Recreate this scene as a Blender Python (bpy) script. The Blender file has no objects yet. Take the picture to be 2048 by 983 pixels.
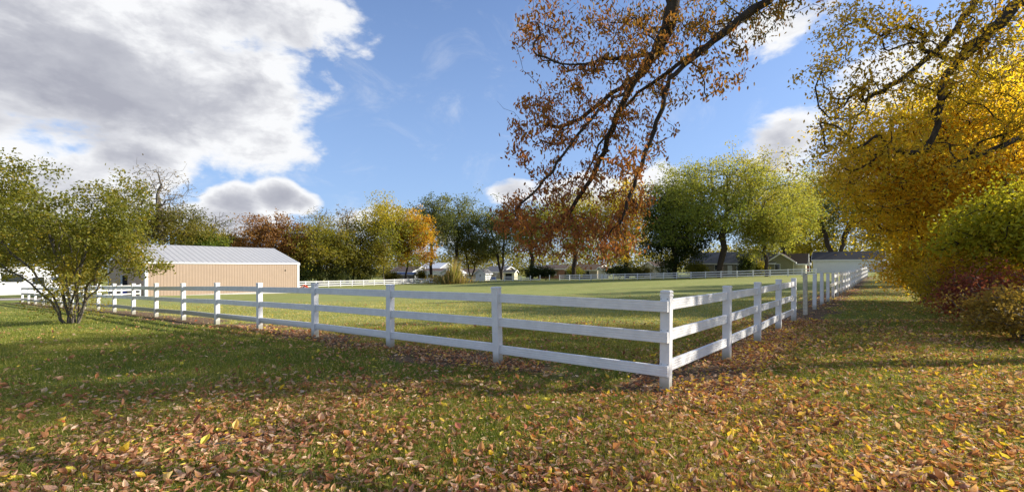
import bpy, math, random
import numpy as np
from math import radians as R, sin, cos, pi

# ------------------------------------------------------------------ camera, sky, sun
S = bpy.context.scene
COL = S.collection
F = 910.2                                   # focal length in photo pixels (2048 wide)
CAMH = 1.65
cam = bpy.data.cameras.new('camera'); camo = bpy.data.objects.new('camera', cam); COL.objects.link(camo)
cam.lens = 16; cam.sensor_width = 36; cam.shift_y = .0207; cam.clip_start = .05; cam.clip_end = 3000
camo.location = (0, 0, CAMH); camo.rotation_euler = (R(90), 0, 0)
S.camera = camo
S.view_settings.view_transform = 'Standard'; S.view_settings.look = 'None'
S.view_settings.gamma = 1; S.view_settings.exposure = 0.72
SUN_AZ = R(82.0); SUN_EL = R(27.0)          # azimuth clockwise from +Y
sd = (sin(SUN_AZ)*cos(SUN_EL), cos(SUN_AZ)*cos(SUN_EL), sin(SUN_EL))
sl = bpy.data.lights.new('sun', 'SUN'); sl.energy = 5.0; sl.angle = R(.53); sl.color = (1, .93, .82)
so = bpy.data.objects.new('sun', sl); COL.objects.link(so)
so.rotation_euler = (R(90)-SUN_EL, 0, R(180)-SUN_AZ)
so.location = (40, 10, 40)
W = bpy.data.worlds.new('World'); S.world = W; W.use_nodes = True

class NT:
    """tiny node builder"""
    def __init__(s, nt): s.nt = nt; s.L = nt.links
    def n(s, t, **k):
        o = s.nt.nodes.new(t)
        for a, v in k.items(): setattr(o, a, v)
        return o
    def put(s, sock, v):
        if hasattr(v, 'is_linked') or isinstance(v, bpy.types.NodeSocket): s.L.new(v, sock)
        else: sock.default_value = v
    def m(s, op, a, b=None, c=None, clamp=False):
        o = s.n('ShaderNodeMath', operation=op, use_clamp=clamp)
        s.put(o.inputs[0], a)
        if b is not None: s.put(o.inputs[1], b)
        if c is not None: s.put(o.inputs[2], c)
        return o.outputs[0]
    def vm(s, op, a, b):
        o = s.n('ShaderNodeVectorMath', operation=op); s.put(o.inputs[0], a); s.put(o.inputs[1], b); return o.outputs[0]
    def noise(s, vec, scale, detail=4, rough=.55, dist=0):
        o = s.n('ShaderNodeTexNoise'); s.L.new(vec, o.inputs['Vector']); o.inputs['Scale'].default_value = scale
        o.inputs['Detail'].default_value = detail; o.inputs['Roughness'].default_value = rough; o.inputs['Distortion'].default_value = dist
        return o.outputs['Fac']
    def mr(s, v, a, b, c=0., d=1., smooth=True):
        o = s.n('ShaderNodeMapRange'); o.interpolation_type = 'SMOOTHSTEP' if smooth else 'LINEAR'
        s.put(o.inputs[0], v); s.put(o.inputs[1], a); s.put(o.inputs[2], b); s.put(o.inputs[3], c); s.put(o.inputs[4], d)
        return o.outputs[0]
    def mix(s, f, a, b, bt='MIX'):
        o = s.n('ShaderNodeMix', data_type='RGBA', blend_type=bt)
        s.put(o.inputs[0], f)
        for i, v in ((6, a), (7, b)):
            if isinstance(v, tuple): v = (*v[:3], 1)
            s.put(o.inputs[i], v)
        return o.outputs[2]
    def ramp(s, f, stops, interp='LINEAR'):
        o = s.n('ShaderNodeValToRGB'); r = o.color_ramp; r.interpolation = interp
        while len(r.elements) < len(stops): r.elements.new(.5)
        for e, (p, c) in zip(r.elements, stops): e.position = p; e.color = (*c[:3], 1)
        s.put(o.inputs[0], f); return o.outputs[0]

def world():
    g = NT(W.node_tree); W.node_tree.nodes.clear()
    sky = g.n('ShaderNodeTexSky', sky_type='NISHITA'); sky.sun_disc = False
    sky.sun_elevation = SUN_EL; sky.sun_rotation = SUN_AZ; sky.altitude = 200; sky.air_density = 1.0; sky.dust_density = .6; sky.ozone_density = 2.2
    tc = g.n('ShaderNodeTexCoord'); d = tc.outputs['Generated']
    sx = g.n('ShaderNodeSeparateXYZ'); g.L.new(d, sx.inputs[0]); x, y, z = sx.outputs
    az = g.m('ARCTAN2', x, y); el = g.m('ARCSINE', z)
    # stretched cloud space: heading, elevation
    cb = g.n('ShaderNodeCombineXYZ'); g.L.new(az, cb.inputs[0]); g.L.new(g.m('MULTIPLY', el, 1.7), cb.inputs[1]); p = cb.outputs[0]
    n1 = g.noise(p, 3.2, 7, .56, .25); n2 = g.noise(p, 9, 6, .6, .2)
    # cloud banks by heading / elevation (degrees): az, el, half width, half height, weight
    banks = [(-38, 18, 19, 9.5, 1.3), (-50, 16, 16, 11, 1.3), (-34, 27, 15, 7, 1.0), (-27, 15, 7, 4.5, .8), (-43, 36, 22, 10, 1.2), (-75, 25, 26, 24, 1.2), (-31, 7.2, 3.6, 2.2, 1.15), (-27.3, 7.8, 3.4, 2.3, 1.15), (-24.8, 7.2, 2.4, 1.5, 1.0), (-32, 5, 7, 2, .9), (-40, 10, 7, 4, 1.1),
             (-46, 8, 11, 4.5, 1.15), (31, 12.6, 6, 4.0, .85), (30, 11.5, 3, 1.8, 1.2), (37, 9, 9, 2.6, .9), (0, 9.3, 4, 1.8, .95), (9, 9, 8, 2.6, .9), (17.5, 11, 4.0, 2.6, 1.1), (-13, 5, 9, 2.0, .5),
             (31, 24.5, 6, 2.6, .7), (46, 17, 10, 5, .75), (66, 24, 14, 13, .9), (-24, 44, 8, 9, .55),
             (110, 25, 40, 9, .9), (170, 20, 35, 10, .9), (-130, 24, 30, 12, 1.0), (0, 75, 60, 9, .7)]
    dens = None
    for a, e, wa, we, wt in banks:
        dx = g.m('DIVIDE', g.m('SUBTRACT', az, R(a)), R(wa)); dy = g.m('DIVIDE', g.m('SUBTRACT', el, R(e)), R(we))
        q = g.m('ADD', g.m('MULTIPLY', dx, dx), g.m('MULTIPLY', dy, dy))
        b = g.m('MULTIPLY', g.m('SUBTRACT', 1.0, q), wt)
        dens = b if dens is None else g.m('SMOOTH_MAX', dens, b, .25)
    dens = g.m('MAXIMUM', dens, -1.2)
    s = g.m('ADD', dens, g.m('ADD', g.m('MULTIPLY', g.m('SUBTRACT', n1, .5), 3.6), g.m('MULTIPLY', g.m('SUBTRACT', n2, .5), 2.2)))
    cov = g.mr(s, .0, .62)
    wisp = g.m('MULTIPLY', g.mr(g.noise(p, 5.5, 8, .68, .8), .5, .8), .28)
    cov = g.m('MAXIMUM', cov, wisp)
    # thicker cloud reads darker, lit side towards the sun
    off = g.vm('ADD', p, (.05, .075, 0)); n1b = g.noise(off, 3.2, 7, .56, .25)
    lit = g.m('MULTIPLY', g.m('SUBTRACT', n1, n1b), 2.3)
    t = g.m('ADD', g.mr(s, .3, 1.9, -.12, 1), g.m('MULTIPLY', g.m('SUBTRACT', g.noise(p, 6, 5, .6), .5), .7))
    t = g.m('SUBTRACT', t, lit, clamp=True)
    cc = g.ramp(t, [(0, (4.5, 4.55, 4.65)), (.25, (3.55, 3.6, 3.8)), (.6, (2.6, 2.66, 2.95)), (1, (2.0, 2.06, 2.4))])
    skyc = g.mix(1.0, sky.outputs[0], (.70, .75, .91), 'MULTIPLY')
    haze = g.mr(el, R(2), R(40), .6, .12)
    skyc = g.mix(haze, skyc, (1.75, 2.6, 4.1))
    c = g.mix(cov, skyc, cc)
    bg = g.n('ShaderNodeBackground'); g.L.new(c, bg.inputs[0]); bg.inputs[1].default_value = .13
    out = g.n('ShaderNodeOutputWorld'); g.L.new(bg.outputs[0], out.inputs[0])
world()

# ------------------------------------------------------------------ helpers
def at(px, py, Y): return np.array([(px-1024)/F*Y, Y, CAMH+(534-py)/F*Y])
def tag(o, label=None, cat=None, group=None, kind=None):
    if label: o['label'] = label
    if cat: o['category'] = cat
    if group: o['group'] = group
    if kind: o['kind'] = kind
    return o
def empty(name, loc, rz=0, label=None, cat=None, group=None, parent=None):
    o = bpy.data.objects.new(name, None); COL.objects.link(o); o.location = loc; o.rotation_euler = (0, 0, rz)
    o.empty_display_size = .2; o.parent = parent
    return tag(o, label, cat, group)
def mesh(name, V, Fc, mat, parent=None, attr=None, smooth=False, loc=None):
    """V n x 3, Fc: array m x k or list of such arrays; attr: {name: per-vertex float}"""
    V = np.asarray(V, dtype=np.float32)
    Fl = Fc if isinstance(Fc, list) else [Fc]
    Fl = [np.asarray(f, dtype=np.int32) for f in Fl if len(f)]
    me = bpy.data.meshes.new(name)
    me.vertices.add(len(V)); me.vertices.foreach_set('co', V.ravel())
    nl = sum(f.size for f in Fl); nf = sum(len(f) for f in Fl)
    me.loops.add(nl); me.loops.foreach_set('vertex_index', np.concatenate([f.ravel() for f in Fl]))
    me.polygons.add(nf)
    tot = np.concatenate([np.full(len(f), f.shape[1], np.int32) for f in Fl]); st = np.concatenate([[0], np.cumsum(tot)[:-1]]).astype(np.int32)
    me.polygons.foreach_set('loop_start', st)
    if attr:
        for k, a in attr.items():
            at_ = me.attributes.new(k, 'FLOAT', 'POINT'); at_.data.foreach_set('value', np.asarray(a, np.float32).ravel())
    me.polygons.foreach_set('use_smooth', np.full(nf, smooth))
    me.update(calc_edges=True); me.validate()
    me.materials.append(mat)
    o = bpy.data.objects.new(name, me); COL.objects.link(o); o.parent = parent
    if loc is not None: o.location = loc
    return o
class MB:
    def __init__(s): s.V = []; s.Q = []
    def box(s, x0, x1, y0, y1, z0, z1, T=None):
        b = len(s.V)
        P = [(x, y, z) for z in (z0, z1) for x, y in ((x0, y0), (x1, y0), (x1, y1), (x0, y1))]
        if T: P = [T(p) for p in P]
        s.V += P; s.Q += [tuple(b+i for i in q) for q in ((3, 2, 1, 0), (4, 5, 6, 7), (0, 1, 5, 4), (1, 2, 6, 5), (2, 3, 7, 6), (3, 0, 4, 7))]; return s
    def poly(s, *P):
        b = len(s.V); s.V += P; s.Q.append(tuple(range(b, b+len(P)))); return s
    def prism(s, prof, x0, x1, axis='x'):
        """profile of (a, z) points, anticlockwise, extruded along an axis"""
        b = len(s.V); n = len(prof)
        for x in (x0, x1):
            for a, z in prof: s.V.append((x, a, z) if axis == 'x' else (a, x, z))
        for i in range(n): j = (i+1) % n; s.Q.append((b+i, b+j, b+n+j, b+n+i) if axis == 'y' else (b+j, b+i, b+n+i, b+n+j))
        s.Q.append(tuple(b+i for i in range(n))); s.Q.append(tuple(b+n+i for i in reversed(range(n)))); return s
    def tube(s, pts, r, n=8):
        pts = [np.array(p, float) for p in pts]; rs = r if isinstance(r, (list, tuple)) else [r]*len(pts); b = len(s.V)
        for i, p in enumerate(pts):
            d = pts[min(i+1, len(pts)-1)]-pts[max(i-1, 0)]; d = d/(np.linalg.norm(d)+1e-9)
            ref = np.array([0, 0, 1.]) if abs(d[2]) < .9 else np.array([1., 0, 0])
            u = np.cross(d, ref); u /= np.linalg.norm(u); v = np.cross(d, u)
            for k in range(n): a = 2*pi*k/n; s.V.append(tuple(p+rs[i]*(cos(a)*u+sin(a)*v)))
        for i in range(len(pts)-1):
            for k in range(n): j = (k+1) % n; s.Q.append((b+i*n+k, b+i*n+j, b+(i+1)*n+j, b+(i+1)*n+k))
        s.Q.append(tuple(b+k for k in reversed(range(n)))); s.Q.append(tuple(b+(len(pts)-1)*n+k for k in range(n))); return s
    def build(s, name, mat, parent=None, bevel=0, smooth=False, loc=None):
        me = bpy.data.meshes.new(name); me.from_pydata([tuple(map(float, v)) for v in s.V], [], s.Q); me.update(); me.materials.append(mat)
        if smooth: me.polygons.foreach_set('use_smooth', np.full(len(me.polygons), True))
        o = bpy.data.objects.new(name, me); COL.objects.link(o); o.parent = parent
        if loc is not None: o.location = loc
        if bevel:
            m = o.modifiers.new('bevel', 'BEVEL'); m.width = bevel; m.segments = 2; m.limit_method = 'ANGLE'
        return o

# ------------------------------------------------------------------ terrain height (thin-plate fit to surveyed points)
CP = [(0,0,0),(-5,2,0),(5,2,0),(10,5,0),(-10,3,-.08),(2.07,6.13,0),(-30,-20,-.4),(30,-20,0),(0,-30,0),
      (-2.5,9.5,-.03),(-7.1,13,-.11),(-11.8,16.3,-.24),(-16.4,19.7,-.37),(-21,23.1,-.52),(-28,28.2,-.82),(-39.5,36.7,-1.2),
      (7,12,0),(13,19.3,.03),(17,25,.05),(30,40,.2),(44,56.9,.44),(25,20,.05),(35,30,.1),(60,50,.5),
      (-15.4,16,-.32),(-39.5,49,-1.47),(-29.3,62.6,-1.86),(-45,47,-1.5),(-55,42,-1.45),(-70,40,-1.5),(-38,88,-2.3),(-25,104,-2.36),(-13,120,-2.25),
      (8,106,-1.5),(27,92,-.85),(41,83,-.27),(47.5,78,.05),(69,105,.3),(80,95,.7),(58,94,.1),(10,45,-.45),(0,70,-1.2),(-15,60,-1.5),(20,60,-.3),(-10,35,-.75),
      (0,200,-2.2),(-120,150,-2.4),(120,160,.9),(-150,40,-1.8),(150,60,1.2),(0,-120,0),(-120,-80,-.8),(120,-80,.3)]
CP = np.array(CP, float)
def _tps(r2): return np.where(r2 > 1e-9, r2*np.log(np.maximum(r2, 1e-9))*.5, 0)
_n = len(CP); _sc = 50.
_P = CP[:, :2]/_sc
_K = _tps(((_P[:, None]-_P[None])**2).sum(-1))+np.eye(_n)*2e-3
_A = np.zeros((_n+3, _n+3)); _A[:_n, :_n] = _K; _A[:_n, _n] = 1; _A[:_n, _n+1:] = _P; _A[_n:, :_n] = _A[:_n, _n:].T
_w = np.linalg.solve(_A, np.concatenate([CP[:, 2], [0, 0, 0]]))
def gz(x, y):
    x = np.clip(np.atleast_1d(np.asarray(x, float)), -150, 150)/_sc; y = np.clip(np.atleast_1d(np.asarray(y, float)), -120, 200)/_sc
    out = np.zeros(x.shape)
    for i0 in range(0, x.size, 20000):
        q = np.stack([x.ravel()[i0:i0+20000], y.ravel()[i0:i0+20000]], 1)
        k = _tps(((q[:, None]-_P[None])**2).sum(-1))
        out.ravel()[i0:i0+20000] = k@_w[:_n]+_w[_n]+q@_w[_n+1:]
    return out
def gz1(x, y): return float(gz(x, y)[0])

# smooth value noise on a lattice, for scattering
class VN:
    def __init__(s, seed): s.g = np.random.default_rng(seed).random((256, 256))
    def __call__(s, x, y, sc):
        x = np.asarray(x)/sc+1000.3; y = np.asarray(y)/sc+1000.7
        i = np.floor(x).astype(int); j = np.floor(y).astype(int); u = x-i; v = y-j; u = u*u*(3-2*u); v = v*v*(3-2*v)
        G = lambda a, b: s.g[a % 256, b % 256]
        return (G(i, j)*(1-u)+G(i+1, j)*u)*(1-v)+(G(i, j+1)*(1-u)+G(i+1, j+1)*u)*v
vn = VN(7)
def fbm(x, y, sc): return .55*vn(x, y, sc)+.3*vn(x+31, y-17, sc*.45)+.15*vn(x-57, y+91, sc*.2)

# fence lines
LD = np.array([-2.31, 1.70]); RD = np.array([1.565, 1.88]); C0 = np.array([2.07, 6.13])
def dline(x, y, d, tmax):
    d = d/np.linalg.norm(d); rx = x-C0[0]; ry = y-C0[1]; t = np.clip(rx*d[0]+ry*d[1], 0, tmax)
    return np.hypot(rx-t*d[0], ry-t*d[1]), t
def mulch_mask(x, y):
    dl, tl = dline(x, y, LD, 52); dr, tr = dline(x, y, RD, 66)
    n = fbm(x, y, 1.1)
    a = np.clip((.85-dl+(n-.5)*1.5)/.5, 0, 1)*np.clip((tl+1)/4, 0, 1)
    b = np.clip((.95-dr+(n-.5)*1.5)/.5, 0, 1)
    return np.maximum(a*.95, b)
def inside_field(x, y):
    # inside the paddock: beyond both fence lines
    nl = np.array([LD[1], -LD[0]]); nr = np.array([-RD[1], RD[0]])
    return ((x-C0[0])*nl[0]+(y-C0[1])*nl[1] > 0) & ((x-C0[0])*nr[0]+(y-C0[1])*nr[1] > 0)
def litter_mask(x, y):
    """0..1 share of the ground hidden by fallen leaves"""
    dl, tl = dline(x, y, LD, 52); dr, tr = dline(x, y, RD, 66)
    base = np.exp(-((x-1.8)/6.5)**2-((y-2.5)/4.2)**2)*1.15
    base = np.maximum(base, .8*np.exp(-(dr/1.6)**2)); base = np.maximum(base, .5*np.exp(-(dl/1.0)**2))
    right = np.clip((x-C0[0]-(y-C0[1])*.83)/3, 0, 1)*.55
    base = np.maximum(base, right)
    base = np.maximum(base, .2*np.exp(-((x-2)/11)**2-((y-8)/9)**2)); base = base*np.clip(1+.06*(x+5), .3, 1)
    n = fbm(x+11, y+5, 1.6); n = np.maximum(n, .62*np.exp(-((y-2.8)/1.6)**2-((x-1)/4)**2))
    return np.clip(base*(-.12+1.4*n)+.02, 0, 1)

# ------------------------------------------------------------------ materials
def new(name):
    m = bpy.data.materials.new(name); m.use_nodes = True; m.node_tree.nodes.clear(); g = NT(m.node_tree)
    return m, g
def finish(g, col, rough=.6, spec=.4, bump=None, bstr=.3, bdist=.02, metal=0., trans=0., tcol=None):
    b = g.n('ShaderNodeBsdfPrincipled')
    g.put(b.inputs['Base Color'], (*col[:3], 1) if isinstance(col, tuple) else col)
    g.put(b.inputs['Roughness'], rough); b.inputs['Specular IOR Level'].default_value = spec; b.inputs['Metallic'].default_value = metal
    if bump is not None:
        bn = g.n('ShaderNodeBump'); bn.inputs['Strength'].default_value = bstr; bn.inputs['Distance'].default_value = bdist
        g.L.new(bump, bn.inputs['Height']); g.L.new(bn.outputs[0], b.inputs['Normal'])
    out = g.n('ShaderNodeOutputMaterial'); sh = b.outputs[0]
    if trans:
        t = g.n('ShaderNodeBsdfTranslucent'); g.L.new(tcol if tcol is not None else col, t.inputs[0])
        mx = g.n('ShaderNodeMixShader'); mx.inputs[0].default_value = trans; g.L.new(sh, mx.inputs[1]); g.L.new(t.outputs[0], mx.inputs[2]); sh = mx.outputs[0]
    g.L.new(sh, out.inputs[0])
def objc(g): return g.n('ShaderNodeTexCoord').outputs['Object']
def plain(name, col, rough=.6, spec=.4, var=.12, scale=6, metal=0.):
    m, g = new(name); v = objc(g); n = g.noise(v, scale, 5)
    c = g.mix(g.mr(n, .25, .75), tuple(x*(1-var) for x in col), tuple(min(1, x*(1+var)) for x in col))
    finish(g, c, rough, spec, n, .12, .01, metal); return m
def leafmat(name, stops, trans=.4, rough=.55, spec=.25, gain=1.):
    stops = [(p, tuple(min(.85, x*gain) for x in c)) for p, c in stops]
    m, g = new(name)
    a = g.n('ShaderNodeAttribute'); a.attribute_name = 'tint'
    c = g.ramp(a.outputs['Fac'], stops)
    mo = g.noise(objc(g), 55, 4, .7)
    c = g.mix(g.m('MULTIPLY', g.mr(mo, .38, .68), .55), c, g.mix(1., c, (.55, .5, .45), 'MULTIPLY'))
    tc = g.mix(1.0, c, (1.45, 1.3, .6), 'MULTIPLY')
    finish(g, c, rough, spec, trans=trans, tcol=tc); return m
def bark(name, c0, c1, scale=14):
    m, g = new(name); v = objc(g); mp = g.n('ShaderNodeMapping'); g.L.new(v, mp.inputs[0]); mp.inputs['Scale'].default_value = (1, 1, .22)
    n = g.noise(mp.outputs[0], scale, 6, .65); c = g.mix(g.mr(n, .3, .7), c0, c1)
    finish(g, c, .9, .15, n, .6, .03); return m

def ground_material():
    m, g = new('lawn_ground'); v = objc(g)
    big = g.noise(v, .16, 4, .6); mid = g.noise(v, .9, 5, .6); fine = g.noise(v, 22, 5, .7); vf = g.noise(v, 90, 3, .7)
    mp = g.n('ShaderNodeMapping'); g.L.new(v, mp.inputs[0]); mp.inputs['Rotation'].default_value = (0, 0, R(-36)); mp.inputs['Scale'].default_value = (.06, .5, 1)
    mow = g.noise(mp.outputs[0], 1.6, 3, .5)
    grass = g.mix(g.mr(g.m('ADD', g.m('MULTIPLY', big, .5), g.m('MULTIPLY', mid, .5)), .36, .64), (.15, .19, .035), (.27, .26, .07))
    fa0 = g.n('ShaderNodeAttribute'); fa0.attribute_name = 'field'
    grass = g.mix(g.m('MULTIPLY', fa0.outputs['Fac'], .7), grass, (.41, .41, .165))
    pt = g.n('ShaderNodeMapping'); g.L.new(v, pt.inputs[0]); pt.inputs['Scale'].default_value = (.5, 1., 1)
    patch_ = g.noise(pt.outputs[0], 1.3, 8, .72); tuft = g.noise(v, 5.5, 5, .75)
    grass = g.mix(g.mr(patch_, .40, .62), grass, g.mix(1., grass, (.62, .78, .55), 'MULTIPLY'))
    grass = g.mix(g.m('MULTIPLY', g.mr(tuft, .45, .72), .6), grass, g.mix(1., grass, (1.35, 1.22, 1.2), 'MULTIPLY'))
    grass = g.mix(g.m('MULTIPLY', g.mr(g.noise(v, 2.3, 6, .8), .58, .72), .5), grass, g.mix(1., grass, (.5, .58, .42), 'MULTIPLY'))
    grass = g.mix(g.m('MULTIPLY', g.mr(mow, .42, .62), .35), grass, (.25, .22, .065))
    grass = g.mix(g.m('MULTIPLY', g.mr(fine, .3, .72), .7), g.mix(1., grass, (.66, .68, .62), 'MULTIPLY'), g.mix(1., grass, (1.2, 1.16, 1.12), 'MULTIPLY'))
    # distant fallen leaves as small spots
    vo = g.n('ShaderNodeTexVoronoi'); g.L.new(v, vo.inputs['Vector']); vo.inputs['Scale'].default_value = 11
    a = g.n('ShaderNodeAttribute'); a.attribute_name = 'litter'
    sep = g.n('ShaderNodeSeparateColor'); g.L.new(vo.outputs['Color'], sep.inputs[0])
    spot = g.m('LESS_THAN', sep.outputs[0], g.m('MULTIPLY', a.outputs['Fac'], .9))
    spot = g.m('MULTIPLY', spot, g.m('LESS_THAN', vo.outputs['Distance'], .38))
    lc = g.ramp(sep.outputs[1], [(0, (.28, .11, .05)), (.3, (.45, .2, .08)), (.55, (.58, .36, .13)), (.8, (.45, .16, .07)), (1, (.65, .5, .12))], 'CONSTANT')
    c = g.mix(spot, grass, lc)
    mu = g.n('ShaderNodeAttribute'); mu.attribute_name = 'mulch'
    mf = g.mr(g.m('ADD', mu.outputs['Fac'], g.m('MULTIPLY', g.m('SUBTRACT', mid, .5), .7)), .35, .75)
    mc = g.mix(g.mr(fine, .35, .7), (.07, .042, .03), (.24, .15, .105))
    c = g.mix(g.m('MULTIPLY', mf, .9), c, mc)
    # bare grey earth patches close by
    du = g.n('ShaderNodeAttribute'); du.attribute_name = 'dirt'
    df = g.mr(g.m('ADD', du.outputs['Fac'], g.m('MULTIPLY', g.m('SUBTRACT', mid, .5), .6)), .45, .8)
    c = g.mix(df, c, g.mix(fine, (.09, .085, .075), (.2, .19, .175)))
    h = g.m('ADD', g.m('MULTIPLY', fine, 1.), g.m('MULTIPLY', vf, .4))
    h = g.m('MULTIPLY', h, g.m('SUBTRACT', 1., fa0.outputs['Fac'])); finish(g, c, .95, .1, h, .35, .04); return m

M = {}
M['ground'] = ground_material()
def vinyl():
    m, g = new('white_vinyl'); v = objc(g)
    n = g.noise(v, 5, 5, .65); f = g.noise(v, 60, 3, .6)
    c = g.mix(g.mr(n, .3, .75), (.72, .71, .70), (.84, .83, .81))
    sp = g.n('ShaderNodeSeparateXYZ'); g.L.new(v, sp.inputs[0])
    dirt = g.m('MULTIPLY', g.mr(g.m('ADD', sp.outputs[2], g.m('MULTIPLY', n, -.16)), -.02, .16, 1, 0), .75)
    c = g.mix(dirt, c, (.25, .24, .15))
    st = g.m('MULTIPLY', g.mr(g.noise(v, 17, 6, .75), .6, .78), .4); c = g.mix(st, c, (.42, .40, .33))
    finish(g, c, .42, .4, f, .05, .003); return m
M['vinyl'] = vinyl()
M['wood_post'] = plain('bare_wood', (.56, .51, .40), .8, .2, .2, 12)
M['old_white'] = plain('weathered_white', (.6, .6, .58), .6, .3, .15, 9)
M['screw'] = plain('steel_screw', (.12, .12, .13), .4, .5, metal=.7)
def siding(name, ca, cb, period, wid, axis=0, rough=.45, metal=0.):
    m, g = new(name); v = objc(g); sp = g.n('ShaderNodeSeparateXYZ'); g.L.new(v, sp.inputs[0]); x = sp.outputs[axis]
    fr = g.m('FRACT', g.m('DIVIDE', x, period)); e = g.m('LESS_THAN', fr, wid)
    n = g.noise(v, 1.3, 5, .6); ba = g.mix(g.mr(n, .3, .7), tuple(k*.93 for k in ca), ca); c = g.mix(e, ba, cb)
    finish(g, c, rough, .35, g.m('MULTIPLY', g.mr(fr, 0, wid, 0, 1), 1.), .5, .03, metal); return m
M['barn_wall'] = siding('tan_ribbed_steel', (.40, .295, .215), (.355, .26, .185), .3, .3)
M['barn_roof'] = siding('galvanised_roof', (.46, .455, .45), (.30, .30, .305), .62, .2, rough=.35, metal=.25)
M['white'] = plain('white_paint', (.84, .84, .83), .5, .4, .05)
M['cream'] = plain('cream_siding', (.62, .58, .42), .6, .3, .08)
M['tan'] = plain('tan_siding', (.33, .29, .22), .7, .3, .1)
M['olive'] = plain('olive_siding', (.27, .26, .16), .7, .3, .1)
M['grey'] = plain('grey_siding', (.34, .35, .37), .7, .3, .1)
M['brick'] = plain('brown_brick', (.36, .19, .12), .8, .2, .22, 9)
M['roof_brown'] = plain('brown_shingle', (.16, .12, .10), .9, .1, .2, 8)
M['roof_grey'] = plain('grey_shingle', (.17, .17, .18), .9, .1, .2, 8)
M['roof_dark'] = plain('dark_shingle', (.055, .055, .062), .85, .2, .2, 8)
M['roof_blue'] = plain('blue_steel_roof', (.07, .10, .25), .5, .4, .1)
M['roof_white'] = plain('pale_steel_roof', (.75, .76, .78), .5, .4, .05)
M['glass'] = plain('window_glass', (.03, .035, .04), .08, .8, .1)
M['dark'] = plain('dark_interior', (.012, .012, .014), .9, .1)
M['blue'] = plain('blue_plastic', (.02, .05, .45), .4, .4)
M['orange'] = plain('orange_paint', (.72, .10, .03), .55, .4, .15)
M['black'] = plain('black_rubber', (.02, .02, .02), .8, .3)
M['red'] = plain('faded_red', (.55, .2, .18), .6, .3)
M['stripe'] = plain('grey_stripe', (.25, .25, .28), .5, .4)
M['door_blue'] = plain('blue_grey_door', (.22, .29, .34), .5, .4)
M['gravel'] = plain('pale_gravel', (.36, .33, .29), .95, .1, .25, 30)
M['concrete'] = plain('concrete', (.5, .49, .46), .9, .2, .1)
M['chrome'] = plain('lamp_lens', (.6, .6, .6), .15, .8)
M['bark_dark'] = bark('dark_bark', (.028, .022, .018), (.075, .058, .045))
M['bark_grey'] = bark('grey_bark', (.08, .068, .055), (.19, .165, .135))
M['bark_pale'] = bark('pale_bark', (.14, .12, .095), (.30, .26, .20))

# ------------------------------------------------------------------ ground
def axis_pts(lo, hi, fine, n):
    s = np.linspace(-1, 1, n); k = 5.2
    t = np.sinh(k*s)/np.sinh(k); return np.where(t < 0, -t*lo, t*hi)
gx = axis_pts(-900, 900, .3, 420); gy = axis_pts(-700, 1500, .3, 460)+6
GX, GY = np.meshgrid(gx, gy); fx = GX.ravel(); fy = GY.ravel()
gzv = gz(fx, fy)+(fbm(fx, fy, 3.)-.5)*.05*np.exp(-np.hypot(fx, fy)/60)
nx = len(gx); ny = len(gy); I = (np.arange(ny-1)[:, None]*nx+np.arange(nx-1)[None]).ravel()
def dirtm(x, y):
    return np.clip(1.1-np.hypot((x+2.7)/1.0, (y-4.35)/.30), 0, 1)+np.clip(1.-np.hypot((x+1.8)/1.5, (y-6.6)/.5), 0, 1)*.8
inf = inside_field(fx, fy)
fld = np.clip(inf*1.+0, 0, 1)*np.clip((np.hypot(fx-2, fy-6)-3)/14, 0, 1)
gr = mesh('ground', np.stack([fx, fy, gzv], 1), np.stack([I, I+1, I+nx+1, I+nx], 1), M['ground'],
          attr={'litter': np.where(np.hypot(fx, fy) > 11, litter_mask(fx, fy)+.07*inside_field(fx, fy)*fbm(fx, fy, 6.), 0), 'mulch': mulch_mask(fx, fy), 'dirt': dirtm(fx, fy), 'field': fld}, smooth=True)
tag(gr, 'mown lawn and paddock ground', kind='structure')

# ------------------------------------------------------------------ scatter: fallen leaves and grass blades
def leaf_verts(P, Dr, N, L, Wd, fold, shape='ovate'):
    """P base points, Dr leaf directions, N face normals (unit), sizes; returns V, faces. ovate: 8 verts, diamond: 4 verts"""
    U = np.cross(Dr, N); U /= np.linalg.norm(U, axis=1, keepdims=True)+1e-9; n = len(P)
    L = L[:, None]; Wd = Wd[:, None]; fo = fold[:, None]
    if shape == 'diamond':
        V = np.stack([P, P+Dr*L*.48+U*Wd*.5+N*fo*Wd, P+Dr*L, P+Dr*L*.48-U*Wd*.5+N*fo*Wd], 1).reshape(-1, 3)
        b = np.arange(n)[:, None]*4
        return V, np.concatenate([b+np.array([[0, 1, 2]]), b+np.array([[0, 2, 3]])]), 4
    cl = fo*Wd
    tip = P+Dr*L+N*cl*1.6; m1 = P+Dr*L*.33-N*cl*.5; m2 = P+Dr*L*.68-N*cl*.2
    rim = []
    for sg in (1, -1):
        for q, (a_, b_, c_) in enumerate(((.12, .24, .5), (.36, .47, 1.), (.62, .42, 1.1), (.84, .22, 1.3))): rim.append(P+Dr*L*a_+sg*U*Wd*b_*(1 if sg > 0 else .9)+N*cl*c_)
    V = np.stack([P, *rim[:4], tip, *rim[4:], m1, m2], 1).reshape(-1, 3); b = np.arange(n)[:, None]*12
    Fc = [b+np.array([q]) for q in ((0, 10, 1), (1, 10, 2), (2, 10, 11), (2, 11, 3), (3, 11, 4), (4, 11, 5), (0, 6, 10), (6, 7, 10), (7, 11, 10), (7, 8, 11), (8, 9, 11), (9, 5, 11))]
    return V, np.concatenate(Fc), 12
def unit(v): return v/(np.linalg.norm(v, axis=-1, keepdims=True)+1e-9)
rng = np.random.default_rng(11)
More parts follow.
